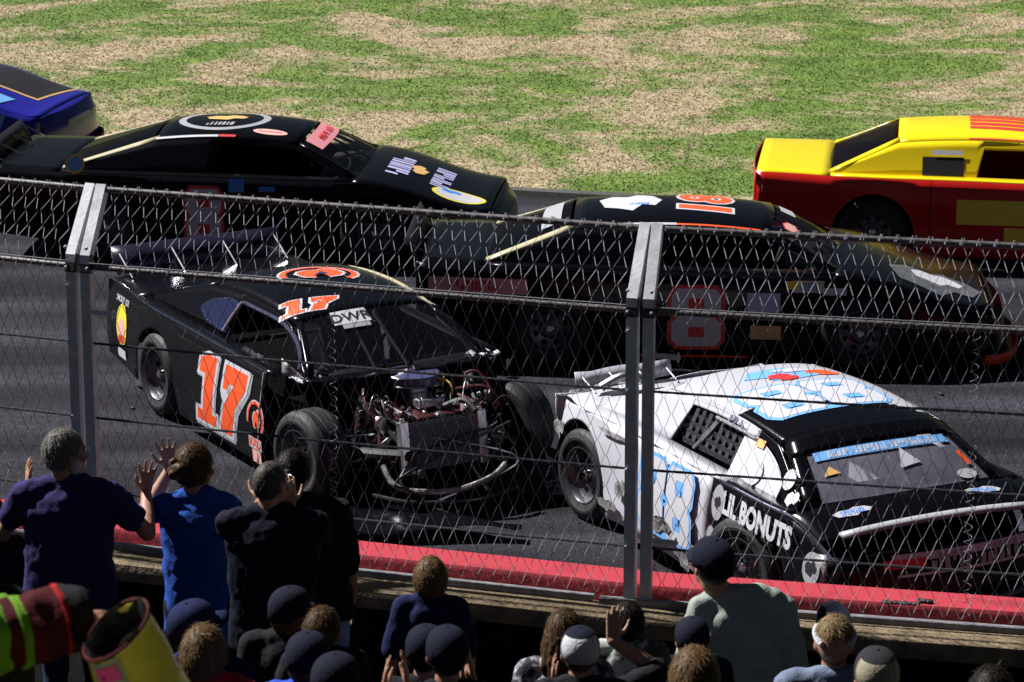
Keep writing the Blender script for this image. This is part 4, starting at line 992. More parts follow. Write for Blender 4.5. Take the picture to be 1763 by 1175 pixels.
for kk in (('blob', M_scuff, .40, .16, -.05, 0), ('blob', M_scuff, .22, .20, .36, -.16), ('blob', D_blk, .18, .09, 0, .03)): decal('scuff_mark', [kk], bs, (1.05, .36), (1, 0), (0, 1), B.root, off=.043)

for (x, z, w, h) in ((-.62, .62, .22, .16), (.30, .80, .5, .05), (.25, .28, .3, .12), (.45, .45, .16, .20), (1.5, .30, .2, .16), (1.35, .22, .3, .08)): decal('scuff_mark', [('blob', M_scuff, w, h, 0, 0)], bs, (x, z), (1, 0), (.2, 1), B.root, off=.034)
for (x, y, w, h) in ((-.55, -.55, .12, .4), (-.42, -.2, .10, .5)):
    decal('scuff_mark', [('blob', D_blk if y > -.3 else M_scuff, w, h, 0, 0)], lambda a, c: (Vector((a, c, B.beltz(a)+.02*(1-abs(c/.93)**2.4))), Vector((0, 0, 1))), (x, y), (1, 0), (0, 1), B.root, off=.06)

# sheet metal torn off the 17 lies under its nose
from mathutils import noise as mnoise
for (lx, ly, L, W_, rz, m, lab) in ((3.75, -.55, 1.5, .55, -.5, K_blk, 'large torn black body panel lying flat under the nose of the 17 car'), (3.45, .95, .95, .40, .4, K_blk, 'buckled black body panel lying between the two wrecked cars'), (2.9, -1.25, .32, .16, .9, M_scuff, 'small bent metal scrap on the asphalt beside the bare front wheel')):
    ca, sa = math.cos(-1.05), math.sin(-1.05); px_, py_ = -2.06+lx*ca-ly*sa, 25.33+lx*sa+ly*ca
    b = MB(); b.grid([[Vector((L*(u-.5), W_*(v-.5)*(.7+.5*math.sin(5*u)), .03+.5*L*.09*(1+mnoise.noise(Vector((u*2.2+lx, v*2.2, 3)))))) for u in lin(0, 1, 16)] for v in lin(0, 1, 9)])
    o = solid(b.build('torn_panel', m, None, loc=(px_, py_, .0)), .006); o.rotation_euler = (0, 0, -1.05+rz+1.3); tag(o, lab, 'debris', 'wreckage on the track')
# ------------------------------------------------------------------ people in the stand
SK = mat('skin', (.36, .19, .125), .55, noise=.12, nscale=30, spec=.35); SKD = mat('skin_tan', (.33, .165, .10), .55, noise=.12, nscale=30, spec=.35)
def cloth(name, col, **k): return mat('cloth_'+name, col, k.pop('rough', .9), spec=.15, bump=.25, bscale=130, noise=k.pop('noise', .12), nscale=k.pop('nscale', 14), **k)
CL = dict(purple=cloth('purple_navy', (.030, .024, .095)), blue=cloth('royal_blue', (.020, .068, .32)), black=cloth('black', (.010, .010, .013)), navy=cloth('navy', (.009, .012, .050)), dnavy=cloth('dark_navy', (.006, .007, .018)),
          grey=cloth('grey_green', (.27, .30, .27)), red=cloth('red', (.32, .016, .018)), slate=cloth('slate_blue', (.13, .16, .23)), rblue=cloth('bright_blue', (.03, .06, .40)), white=cloth('white', (.45, .45, .47)), dark=cloth('charcoal', (.02, .02, .024)),
          camo=cloth('camo', (.05, .06, .045), col2=(.42, .44, .42), nscale=7, sharp=(.44, .52)), floral=cloth('patterned', (.03, .03, .04), col2=(.40, .40, .44), nscale=16, sharp=(.46, .56)),
          jean=cloth('denim', (.10, .16, .34)), jeanl=cloth('light_denim', (.22, .30, .52)), djean=cloth('dark_denim', (.02, .03, .07)), tanm=cloth('tan_mesh', (.28, .25, .18)), maroon=cloth('maroon', (.055, .005, .007), noise=.3, nscale=8), neon=cloth('neon_green', (.11, .24, .018)))
HR = dict(grey=((.16, .15, .14), (.30, .28, .26)), brown=((.06, .035, .018), (.15, .085, .04)), dark=((.012, .009, .008), (.03, .022, .018)), blond=((.16, .10, .045), (.36, .25, .12)), lbrown=((.10, .058, .026), (.24, .145, .065)), short=((.07, .06, .055), (.13, .115, .10)))
def hairmat(k):
    a, b = [tuple(c*.62 for c in q) for q in HR[k]]; return mat('hair_'+k, a, .5, col2=b, nscale=26, spec=.10, bump=.15, bscale=80, stretch=(1, 1, .22))
TEX = bpy.data.textures.new('folds', 'CLOUDS'); TEX.noise_scale = .16; TEX.noise_depth = 2
TEXC = bpy.data.textures.new('creases', 'MARBLE'); TEXC.noise_scale = .11; TEXC.turbulence = 9
TEXH = bpy.data.textures.new('locks', 'CLOUDS'); TEXH.noise_scale = .022; TEXH.noise_depth = 2
def remesh(o, vox, it=3, fold=0., tex=None):
    m = o.modifiers.new('skin', 'REMESH'); m.mode = 'VOXEL'; m.voxel_size = vox; m.use_smooth_shade = True
    if it: s = o.modifiers.new('soft', 'SMOOTH'); s.iterations = it; s.factor = .5
    if fold:
        d = o.modifiers.new('folds', 'DISPLACE'); d.texture = tex or TEX; d.strength = fold; d.mid_level = .5; d.texture_coords = 'LOCAL'
    return o
V3 = Vector
def ik(a, b, l1, l2, hint):
    """middle joint of a two bone chain"""
    d = b-a; L = min(d.length, (l1+l2)*.999); u = d.normalized(); x = (l1*l1-l2*l2+L*L)/(2*L); h = math.sqrt(max(0, l1*l1-x*x))
    p = hint-u*hint.dot(u)
    p = p.normalized() if p.length > 1e-5 else u.orthogonal().normalized()
    return a+u*x+p*h, a+u*L
def hand(b, w, d, nrm, side, k=1., spread=.10, curl=.25):
    """palm and five fingers; d along the fingers, nrm out of the palm, side +1: thumb on the d x nrm side"""
    d = d.normalized(); nrm = (nrm-d*nrm.dot(d)).normalized(); r = d.cross(nrm)*side
    c0 = w+d*.012*k; c1 = w+d*.092*k
    for t in (-.030, -.010, .010, .030): b.cap(c0+r*t*.62*k, c1+r*t*k, .0135*k, .0115*k, 8)
    lens = (.052, .072, .078, .070)
    for i, t in enumerate((-.033, -.011, .011, .033)):
        L = lens[i]*k; a = (i-1.5)*spread; fd = (d*math.cos(a)+r*math.sin(a)); p0 = c1+r*t*k-d*.008*k
        f2 = (fd*math.cos(curl)+nrm*math.sin(curl)); f3 = (fd*math.cos(curl*2)+nrm*math.sin(curl*2))
        p1 = p0+fd*L*.52; p2 = p1+f2*L*.34; p3 = p2+f3*L*.28
        b.cap(p0, p1, .0098*k, .0088*k, 7); b.cap(p1, p2, .0088*k, .0078*k, 7); b.cap(p2, p3, .0078*k, .0064*k, 7)
    t0 = w+d*.030*k+r*.026*k; t1 = t0+(d*.55+r*.75+nrm*.25).normalized()*.045*k; t2 = t1+(d*.85+r*.40+nrm*.22).normalized()*.032*k; t3 = t2+(d*.95+r*.2+nrm*.2).normalized()*.024*k
    b.cap(t0, t1, .0150*k, .0110*k, 7); b.cap(t1, t2, .0108*k, .0092*k, 7); b.cap(t2, t3, .0090*k, .0070*k, 7)
def person(label, cx, cy, z, width=60, skin=None, shirt='navy', sleeve=.55, pants='djean', hair='brown', hstyle='short', cap=None, turn=0., tilt=0., nod=0., lean=0., arms=None, group=None, build=1., yaw=0., kid=False, glasses=False, beard=False, chain=False, collar=False, vox=.0095, sit=False, belly=0., hem=0., watch=False, nx=0., visor=False, bodyvis=True):
    """cx, cy: the crown in the photograph; z: metres along the view axis; width: head width there"""
    skin = skin or SK
    crown = at(cx, cy, z); k = (width/FPX*z)/.178
    if kid: k *= 1.0
    bs = k*(.86 if kid else 1.)                     # body scale against head scale
    fl = floor_z(crown.x, crown.y)
    root = tag(empty('person', (crown.x, crown.y, fl), yaw), label, 'person', group)
    H = crown.z-fl
    hc = V3((0, 0, H-.112*k)); ex = Euler((nod, tilt, turn)); RM = ex.to_matrix()
    neck = hc+V3((0, -.012, (-.118 if kid else -.148)*k))
    sh_z = neck.z-(.03 if kid else .045)*bs; sx = .185*bs*build
    low = V3((-lean, 0, 0))
    chest = V3((neck.x-lean*.25+nx, neck.y, sh_z)); hipz = sh_z-.50*bs; hip = V3((chest.x+low.x, -.02, hipz))
    head = lambda p: RM @ (V3(p)*k)+hc
    # arms: default hanging
    S_ = {}; arms = arms or {}
    for sd, nm in ((-1, 'l'), (1, 'r')):
        sp = chest+V3((sd*sx, 0, -.015*bs)); tgt = arms.get(nm)
        if tgt is None: wv = sp+V3((sd*.07, .05, -.52))*bs if False else sp+V3((sd*.07*bs, .07*bs, -.52*bs)); hd = V3((0, .15, -1)); nn = V3((-sd, 0, 0)); hint = V3((sd*.3, -1, 0)); sprd, crl = .04, .3; ts = -sd
        else:
            wv = (V3(tgt[0][1])-root.location) if tgt[0][0] == 'abs' else chest+V3(tgt[0])*bs; hd = V3(tgt[1]); nn = V3(tgt[2]); hint = V3(tgt[3]) if len(tgt) > 3 else V3((sd*.6, -.3, -1)); sprd = tgt[4] if len(tgt) > 4 else .10; crl = tgt[5] if len(tgt) > 5 else .2; ts = tgt[6] if len(tgt) > 6 else 1
        el, wv = ik(sp, wv, .29*bs, .265*bs, hint); S_[nm] = (sp, el, wv, hd, nn, sprd, crl, ts)
    # legs
    L_ = []
    hj = hipz-.02*bs; leg = hj-.0
    for sd in (-1, 1):
        a = hip+V3((sd*.09*bs, 0, -.03*bs)); f = V3((hip.x+sd*.11*bs, (.0 if a.z > .80*bs else .30*bs), .085*bs))
        kn, an = ik(a, f, .43*bs, .42*bs, V3((0, 1, .2))); L_.append((a, kn, an))
    # ---- the body, one skin
    b = MB()
    b.ell(head((0, -.012, .0)), (.076*k, .096*k, .100*k), 18, 12, RM); b.ell(head((0, .028, -.062)), (.058*k, .066*k, .066*k), 14, 9, RM); b.ell(head((0, .062, -.105)), (.026*k, .024*k, .020*k), 10, 7, RM)
    b.cap(head((0, .086, -.005)), head((0, .108, -.042)), .009*k, .014*k, 8); b.ell(head((0, .080, .018)), (.050*k, .014*k, .012*k), 10, 6, RM); b.ell(head((0, .088, -.078)), (.024*k, .010*k, .009*k), 8, 6, RM)
    for sd in (-1, 1):
        b.ell(head((sd*.080, -.006, -.022)), (.010*k, .021*k, .032*k), 10, 8, RM @ Euler((.15, 0, sd*.45)).to_matrix()); b.ell(head((sd*.050, .062, -.035)), (.022*k, .022*k, .02*k), 8, 6, RM)
    nk = head((0, -.020, -.09)); b.cap(neck+V3((nx*.7, .0, -.03*k)), nk, .060*k*(1.06 if build > 1.05 else 1), .054*k, 14)
    b.cap(chest+V3((-sx*.6, .005, -.02*bs)), chest+V3((sx*.6, .005, -.02*bs)), .045*bs, .045*bs, 12); b.ell(chest.lerp(hip, .45), (.13*bs*build, .075*bs, .27*bs)); b.ell(hip, (.12*bs*build, .08*bs, .10*bs))
    for nm in ('l', 'r'):
        sp, el, wv, hd, nn, sprd, crl, ts = S_[nm]
        b.cap(sp, el, .044*bs, .040*bs, 12); b.cap(el, el.lerp(wv, .35), .040*bs, .040*bs, 12); b.cap(el.lerp(wv, .35), wv, .040*bs, .026*bs, 12); hand(b, wv, hd, nn, ts, bs*.98, sprd, crl)
    for a, kn, an in L_:
        b.cap(a, kn, .07*bs, .05*bs, 10); b.cap(kn, an, .05*bs, .036*bs, 10); b.cap(an, an+V3((0, .14*bs, -.04*bs)), .036*bs, .03*bs, 8)
    remesh(b.build('body', skin, root), (vox if arms else .011)*1.0 if not arms else .0062*k, 2)
    for sd in (-1, 1):
        b = MB(); b.ell(head((sd*.031, .078, .0)), (.0125*k, .0125*k, .0125*k), 10, 8); b.build('eye', mat('eye', (.35, .33, .30), .2), root)
    # ---- shirt
    b = MB(); N = 14; rows = []
    bl = hipz-.06*bs-hem*bs
    prof = [(1.06, .30, .42), (1.02, .55, .72), (.96, .88, .9), (.86, 1.02, 1.0), (.66, 1.0, 1.06), (.40, .93+belly*.7, 1.02+belly), (.15, .95+belly, 1.04+belly), (0, .97+belly, 1.04+belly*.8), (-.02, .86, .9)]
    for t, wx, wy in prof:
        c = hip.lerp(chest, t) if t <= 1 else chest+V3((0, -.004, .075*bs*(t-1)/.06*.55)); zz = lerp(bl, sh_z, t) if t <= 1 else c.z
        rows.append([V3((c.x+.198*bs*build*wx*math.copysign(abs(math.cos(2*math.pi*i/24))**.8, math.cos(2*math.pi*i/24)), c.y+.122*bs*wy*math.sin(2*math.pi*i/24), zz)) for i in range(24)])
    rows.reverse(); base = len(b.v); b.grid(rows, wrap=True); b.f.append(tuple(base+i for i in range(24))[::-1]); b.mi.append(0); e = base+(len(rows)-1)*24; b.f.append(tuple(e+i for i in range(24))); b.mi.append(0)
    b.cap(chest+V3((-sx*.78, 0, .005)), chest+V3((sx*.78, 0, .005)), .066*bs, .066*bs, 12)
    b.cap(chest+V3((-sx*.35, -.01, .035*bs)), chest+V3((sx*.35, -.01, .035*bs)), .062*bs, .062*bs, 12)
    for nm in ('l', 'r'):
        sp, el, wv = S_[nm][:3]
        if sleeve <= 1: b.cap(sp, sp.lerp(el, max(.05, sleeve*1.15-.12)), .070*bs, .068*bs, 14)
        else: b.cap(sp, el, .068*bs, .056*bs, 12); b.cap(el, el.lerp(wv, .92), .056*bs, .042*bs, 12)
    sho = remesh(b.build('shirt', CL[shirt], root), .012*max(.8, k), 3, .034*bs)
    d2 = sho.modifiers.new('creases', 'DISPLACE'); d2.texture = TEXC; d2.strength = .012*bs; d2.texture_coords = 'LOCAL'
    # ---- trousers and shoes
    b = MB(); b.ell(hip+V3((0, 0, -.03*bs)), (.172*bs*build, .118*bs, .13*bs), 16, 10)
    for a, kn, an in L_: b.cap(a, kn, .092*bs, .068*bs, 12); b.cap(kn, an, .066*bs, .054*bs, 12)
    remesh(b.build('trousers', CL[pants], root), .016, 2, .012)
    for a, kn, an in L_:
        b = MB(); b.cap(an+V3((0, -.04*bs, -.03*bs)), an+V3((0, .15*bs, -.04*bs)), .045*bs, .040*bs, 10); b.build('shoe', CL['dark'], root)
    # ---- hair, cap
    hm = hairmat(hair); ht = .012 if hstyle in ('short', 'crop') else .022
    if hstyle != 'none':
        b = MB(); rows = []
        rw_ = (.080+ht*.55, .100+ht*.6, .106+ht)
        if hstyle == 'crop': rw_ = (.0785, .0985, .105)
        n_, m_ = 36, 22
        for i in range(m_+1):
            th = math.pi*i/m_; row = []
            for j in range(n_):
                a = 2*math.pi*j/n_; x, y, zc = math.sin(th)*math.cos(a), math.sin(th)*math.sin(a), math.cos(th)
                p = V3((x*rw_[0], -.012+y*rw_[1], zc*rw_[2]-.0))
                # below the hairline the shell sinks into the head
                line = interp(math.degrees(math.atan2(y, abs(x))), [(-90, .075), (-20, .06), (40, .05), (90, .04)] if hstyle == 'top' else [(-90, -.075 if hstyle != 'bowl' else -.09), (-25, -.065), (-2, -.03), (12, -.035), (25, .015), (60, .052), (90, .058)])
                if p.z < line: q = min(1., (line-p.z)/.02); p = V3((p.x*(1-.25*q), -.012+(p.y+.012)*(1-.25*q), p.z))
                if hstyle in ('bowl',) and p.z < .02: p = V3((p.x*1.03, -.012+(p.y+.012)*1.03, p.z))
                row.append(head(p))
            rows.append(row)
        rows.reverse(); b.grid(rows, wrap=True)
        ho = b.build('hair', hm, root)
        d = ho.modifiers.new('locks', 'DISPLACE'); d.texture = TEXH; d.strength = (.010*k if hstyle == 'messy' else .002*k) if hstyle != 'crop' else .004*k; d.mid_level = .5; d.texture_coords = 'LOCAL'
        # loose strands break the outline
        if not cap:
            g = MB(); rh = random.Random(int(cx*7+cy))
            for i in range(900 if hstyle != 'crop' else 260):
                th = math.acos(1-1.25*rh.random()); a = rh.random()*6.283; x, y, zc = math.sin(th)*math.cos(a), math.sin(th)*math.sin(a), math.cos(th)
                line = interp(math.degrees(math.atan2(y, abs(x))), [(-90, .07), (90, .05)] if hstyle == 'top' else [(-90, -.075), (-2, -.03), (25, .02), (90, .058)])
                p = V3((x*rw_[0], -.012+y*rw_[1], zc*rw_[2]))
                if p.z < line: continue
                nn = V3((x, y, zc)).normalized(); fl_ = V3((rh.gauss(0, .35), rh.gauss(0, .35)-.25*(hstyle != 'messy'), -.75 if zc < .8 else -.2+rh.random()*.3)); dd = (fl_-nn*fl_.dot(nn)*.8)
                dd = dd.normalized() if dd.length > 1e-4 else nn
                if hstyle == 'crop': L0 = .010
                else: L0 = .022+.026*rh.random()
                w_ = .0017; sdv = nn.cross(dd).normalized()*w_
                p0 = p+nn*.001; p1 = p0+dd*L0*.6+nn*(.0035 if hstyle != 'crop' else .003); p2 = p0+dd*L0+nn*.002*rh.random()
                for q in ((p0-sdv, p0+sdv, p1+sdv*.8, p1-sdv*.8), (p1-sdv*.8, p1+sdv*.8, p2)): g.poly([head(v_) for v_ in q])
            g.build('hair_strands', hm, root, smooth=False)['kind'] = 'stuff'
    if hstyle == 'bun':
        b = MB()
        for (x, y, zc, r) in ((0, -.138, .012, .046), (-.034, -.142, .0, .03), (.030, -.146, .03, .03), (.0, -.168, .0, .028), (-.018, -.14, .05, .028)): b.ell(head((x, y, zc)), (r*k, r*k*.85, r*k), 12, 8)
        o = remesh(b.build('hair_bun', hm, root), .006, 1, .010*k, TEXH)
    if hstyle == 'long':
        b = MB()
        for i in range(9):
            a = math.radians(180+180*i/8); x, y = math.cos(a)*.078, -.012+math.sin(a)*.095; wv_ = .014*math.sin(i*2.1)
            b.tube([head((x*.96, y, .02)), head((x*1.12, y*1.08, -.07)), head((x*1.15+wv_, y*1.05-.012, -.16)), head((x*1.05-wv_, y*.95-.02, -.24)), head((x*.95+wv_, y*.9-.02, -.30))], [.026*k, .032*k, .030*k, .024*k, .008*k], 8)
        remesh(b.build('long_hair', hm, root), .009, 1, .018*k, TEXH)
    if beard:
        b = MB(); b.ell(head((0, .058, -.105)), (.056*k, .046*k, .05*k), 14, 9, RM); b.ell(head((0, .072, -.15)), (.044*k, .040*k, .062*k), 12, 8, RM)
        for sd in (-1, 1): b.ell(head((sd*.055, .03, -.07)), (.018*k, .036*k, .045*k), 10, 8, RM)
        remesh(b.build('beard', mat('beard_grey', (.32, .31, .30), .7, col2=(.60, .58, .56), nscale=30, bump=.5, bscale=80), root), .007, 1, .012*k, TEXH)
    if cap:
        c0 = CL[cap[0]]; c1 = CL[cap[1]] if len(cap) > 1 and cap[1] else c0; back = len(cap) > 2 and cap[2]
        fw = -1 if back else 1
        b = MB(); rows = []
        for i in range(9):
            th = math.pi/2*i/8; row = []
            for j in range(28):
                a = 2*math.pi*j/28; rr2 = math.sin(th)**.8 if th > 0 else 0
                row.append(head((.091*rr2*math.cos(a), -.010+.113*rr2*math.sin(a), .016+.104*math.cos(th)**.85 if th < math.pi/2-.01 else .0+(-.02 if math.sin(a)*fw < -.5 else 0))))
            rows.append(row)
        for i in range(8):
            for j in range(28):
                a = 2*math.pi*(j+.5)/28; q = [rows[i][j], rows[i][(j+1) % 28], rows[i+1][(j+1) % 28], rows[i+1][j]][::-1]; b.poly(q, 0 if math.sin(a)*fw > -.15 or i < 4 else 1)
        co = b.build('cap', [c0, c1], root); bmx = bmesh.new(); bmx.from_mesh(co.data); bmesh.ops.remove_doubles(bmx, verts=bmx.verts, dist=2e-4); bmx.to_mesh(co.data); bmx.free(); solid(co, .004)
        b = MB(); b.grid([[head((.088*math.sin(a)*(1-.12*t), fw*(.098*math.cos(a)+.078*t*max(.15, math.cos(a))**.6)-.010, .004-.020*t*t+.012*(1-abs(math.sin(a))) - .012*abs(math.sin(a))**2)) for a in lin(-1.15, 1.15, 13)] for t in lin(0, 1, 6)]); solid(b.build('cap_brim', c0, co), .004)
        b = MB()
        for j in range(6):
            a = 2*math.pi*j/6+.26; b.tube([head((.0915*math.sin(th)**.8*math.cos(a), -.010+.1135*math.sin(th)**.8*math.sin(a), .0165+.104*math.cos(th)**.85)) for th in lin(.12, math.pi/2-.06, 9)], .0022*k, 5)
        b.build('cap_seams', c0, co)['kind'] = 'stuff'
        b = MB(); b.ell(head((0, -.010, .122)), (.009*k, .009*k, .006*k), 8, 5); b.build('cap_button', c1 if back else c0, co)
    if visor:
        b = MB(); b.tube([head((.083*math.cos(a), -.012+.103*math.sin(a), .040+.020*math.sin(a))) for a in lin(-.75, math.pi+.75, 25)], .015*k, 8); o = b.build('visor_band', CL['white'], root); 
        b = MB(); b.grid([[head((.088*math.sin(a)*(1-.12*t), .098*math.cos(a)+.08*t*max(.15, math.cos(a))**.6-.01, .05+.05*t+.012*(1-abs(math.sin(a))))) for a in lin(-1.15, 1.15, 13)] for t in lin(0, 1, 5)]); solid(b.build('visor_brim', CL['dnavy'], o), .004)
    if glasses:
        b = MB()
        for sd in (-1, 1):
            b.tube([head((sd*.084, -.01, -.005)), head((sd*.082, .05, .002)), head((sd*.066, .098, .0))], .0022*k, 5)
            b.tube([head((sd*(.036+.027*math.cos(t)), .102-.006*abs(math.cos(t)), -.004+.020*math.sin(t))) for t in lin(0, 2*math.pi, 17)[:-1]], .002*k, 5, closed=True)
        b.tube([head((-.01, .106, 0)), head((.01, .106, 0))], .002*k, 5); b.build('glasses', M_shock, root)
    if chain:
        b = MB()
        for i in range(40):
            a = 2*math.pi*i/40; p = neck+V3((.068*k*math.cos(a), .066*k*math.sin(a)+.004, -.004*k-.020*k*math.sin(a))); b.ell(p, (.0065*k, .0065*k, .0055*k), 6, 4)
        b.build('neck_chain', mat('gold', (.8, .62, .30), .25, metal=1.), root)
    if watch:
        sp, el, wv = S_['l'][:3]; dr = (wv-el).normalized(); b = MB(); b.tube([wv-dr*.035*bs, wv-dr*.015*bs], .033*bs, 14, caps=False); solid(b.build('bracelet', M_shock, root), .004)
    root['_s'] = 0; del root['_s']
    return root, S_, chest, k
UP = (0, 0, 1)
G_ST = 'spectators standing at the fence'; G_SE = 'spectators in the lower rows'
person('man with grey beard in a dark purple t-shirt raising his open hands', 112, 739, 14.3, 64, shirt='purple', hair='grey', turn=-1.0, glasses=True, beard=True, build=1.12, belly=.06, group=G_ST, sleeve=.62,
       arms={'r': ((.345, .30, -.10), (.10, -.05, 1), (.5, -.7, .1), (.5, -.5, -1), .20, .12, -1), 'l': ((-.235, .30, -.10), (.05, .1, 1), (.8, .3, 0), (-.6, -.5, -1), .12, .2, 1)})
person('person in a dark top cut off by the left edge behind the bearded man', -22, 850, 14.75, 58, shirt='dnavy', hair='dark', group=G_ST, sleeve=1)
person('woman with a brown hair bun in a bright blue t-shirt', 335, 767, 14.6, 61, shirt='blue', hair='brown', hstyle='bun', turn=-.6, group=G_ST, sleeve=.85, hem=.16, pants='black', build=.92,
       arms={'l': ((-.16, .32, .09), (-.15, 0, 1), (.2, -.9, 0), (-.6, -.2, -1), .18, .15, -1), 'r': ((.04, .30, -.16), (-.3, .2, 1), (-1, 0, 0), (.7, -.4, -1), .05, .2, -1)})
person('dark-haired person in a loose black t-shirt and light jeans', 505, 777, 14.9, 58, shirt='black', hair='dark', hstyle='bun', turn=-.35, group=G_ST, sleeve=1.0, pants='jeanl', build=1.12, hem=.05, lean=-.08)
person('broad man with short hair and glasses in a navy black t-shirt and jeans', 466, 792, 13.9, 62, shirt='dnavy', hair='short', hstyle='crop', turn=-.65, glasses=True, group=G_ST, sleeve=.95, pants='jean', build=1.18, hem=.10,
       arms={'l': ((-.06, .13, .05), (.0, .3, 1), (.3, 1, 0), (-1, -.2, -.75), .05, .5, 1), 'r': ((.08, .14, .02), (-.1, .3, 1), (-.3, 1, 0), (1, -.2, -.8), .05, .5, -1)})
person('boy with spiky short hair and a gold chain in a navy t-shirt', 741, 962, 14.4, 58, shirt='navy', hair='lbrown', hstyle='messy', group=G_ST, kid=True, chain=True, sleeve=.9, build=.95)
person('tall man in a grey green t-shirt and navy cap leaning to the left', 1226, 929, 13.3, 68, shirt='grey', hair='short', hstyle='crop', cap=('dnavy',), turn=.5, tilt=.0, nod=.18, lean=-.06, nx=.115, group=G_ST, sleeve=.9, build=1.02, skin=SK, hem=.1)
person('person in a dark cap mostly hidden behind the leaning man', 1192, 1066, 13.0, 58, shirt='dnavy', hair='dark', cap=('dnavy',), group=G_SE, kid=True)
person('man with a shaved blond head and white visor in a slate blue shirt', 1437, 1062, 12.2, 70, shirt='slate', hair='blond', hstyle='top', visor=True, group=G_SE, sleeve=1, build=1.05, nod=.15)
person('spectator in a dark cap with a tan mesh back at the bottom right', 1510, 1119, 11.4, 76, shirt='dark', hair='brown', cap=('dark', 'tanm'), group=G_SE, nod=.1)
person('dark-haired spectator at the far bottom right corner', 1708, 1148, 11.2, 84, shirt='black', hair='dark', group=G_SE)
person('child with straw brown hair seen at the bottom in front of the leaning man', 1196, 1118, 10.9, 84, shirt='dark', hair='lbrown', hstyle='bowl', group=G_SE, kid=True)
person('boy with dark brown hair in a grey and white camouflage shirt', 1082, 1036, 12.6, 60, shirt='camo', hair='dark', group=G_SE, kid=True, sleeve=1, turn=-.2)
person('woman with long wavy brown hair in a patterned grey top', 972, 1052, 12.4, 62, shirt='floral', hair='brown', hstyle='long', group=G_SE, sleeve=1, turn=-.2)
person('man in a white cap with a dark front raising his right hand', 999, 1083, 11.6, 66, shirt='black', hair='short', hstyle='crop', cap=('dnavy', 'white'), group=G_SE, skin=SK, sleeve=.9,
       arms={'r': ((.155, .22, .17), (.12, .25, 1), (-.2, 1, 0), (.9, -.3, -.8), .06, .15, -1), 'l': ((-.12, .3, -.1), (0, 0, 1), (1, 0, 0))})
person('man in a black cap leaning close to the clapping man beside him', 733, 1080, 11.4, 66, shirt='black', hair='dark', cap=('dnavy',), group=G_SE, turn=-.2)
person('man in a black cap clapping with a bracelet on his wrist', 770, 1082, 10.6, 72, shirt='black', hair='dark', hstyle='crop', cap=('dnavy',), group=G_SE, watch=True, sleeve=.9,
       arms={'r': ((.115, .14, .0), (-.18, .1, 1), (-1, 0, 0), (1, -.4, -.8), .04, .06, -1), 'l': ((.06, .14, -.02), (.02, .1, 1), (1, 0, 0), (-.3, -.6, -1), .04, .06, 1)})
person('spectator clapping with both hands up at the bottom edge', 628, 1205, 9.6, 80, shirt='dark', hair='dark', group=G_SE, skin=SK, sleeve=.9,
       arms={'r': ((.16, .25, .24), (-.12, .1, 1), (-1, 0, 0), (1, -.4, -.8), .08, .15, -1), 'l': ((.06, .25, .22), (.12, .1, 1), (1, 0, 0), (-.6, -.6, -1), .08, .15, 1)})
person('child in a black t-shirt and dark headband turning to the right', 500, 1014, 11.9, 66, shirt='black', hair='brown', cap=('dnavy',), turn=-.6, group=G_SE, kid=True, lean=.08)
person('boy with short dark brown hair beside the child in black', 556, 1046, 11.5, 64, shirt='black', hair='brown', turn=-.4, group=G_SE, kid=True)
person('child in a dark navy cap over a bright blue shirt', 530, 1092, 10.7, 74, shirt='rblue', hair='brown', cap=('dnavy',), turn=-.2, group=G_SE, kid=True)
person('spectator in a navy cap lowest beside the blue shirted child', 578, 1129, 10.3, 80, shirt='rblue', hair='dark', cap=('dnavy',), turn=-.3, group=G_SE, kid=True)
person('person in a blue cap with its brim raised to the right', 334, 1037, 11.5, 72, shirt='navy', hair='brown', cap=('navy',), turn=-.9, group=G_SE, nod=.25)
person('dark-haired woman half hidden left of the blue cap', 287, 1088, 11.6, 60, shirt='red', hair='dark', turn=-.7, group=G_SE)
person('boy with a light brown bowl cut in a red t-shirt', 351, 1080, 11.1, 78, shirt='red', hair='lbrown', hstyle='bowl', group=G_SE, kid=True, turn=-.15)

# ---- the nearest spectator: only an arm in a work jacket and the yellow bag it holds are in the picture
J, JS, jc, jk = person('person in a dark jacket with neon sleeve stripes reaching in from the left edge', -108, 868, 7.6, 112, shirt='black', build=1.25, hem=.2, hair='dark', sleeve=2, pants='black', cap=('dnavy',), group=None,
    arms={'r': (('abs', at(142, 1062, 7.5)), (1, .1, -.45), (0, .3, -1), (.05, -.9, .15), .06, .9, 1)})
sp, el, wv = JS['r'][:3]
TEXB = bpy.data.textures.new('big_folds', 'CLOUDS'); TEXB.noise_scale = .075; TEXB.noise_depth = 2
for nm, a0, a1, p0, p1, rr0, m in (('sleeve_panel', -.10, .90, el, wv, .074, 'maroon'), ('sleeve_stripe', -.02, .17, el, wv, .080, 'neon'), ('sleeve_stripe', .30, .40, el, wv, .077, 'neon'), ('sleeve_stripe', .72, .94, sp, el, .084, 'neon'), ('cuff', .80, 1.02, el, wv, .070, 'black'), ('cuff_piping', .755, .80, el, wv, .075, 'red')):
    b = MB(); n_ = 26; b.tube([p0.lerp(p1, lerp(a0, a1, i/n_)) for i in range(n_+1)], [rr0*(1-.10*i/n_)*(1.08 if 2 < i < n_-2 else 1.03) for i in range(n_+1)], 36); o = b.build(nm, CL[m], J); d = o.modifiers.new('folds', 'DISPLACE'); d.texture = TEXB; d.strength = .045; d.mid_level = .6; d.texture_coords = 'GLOBAL'
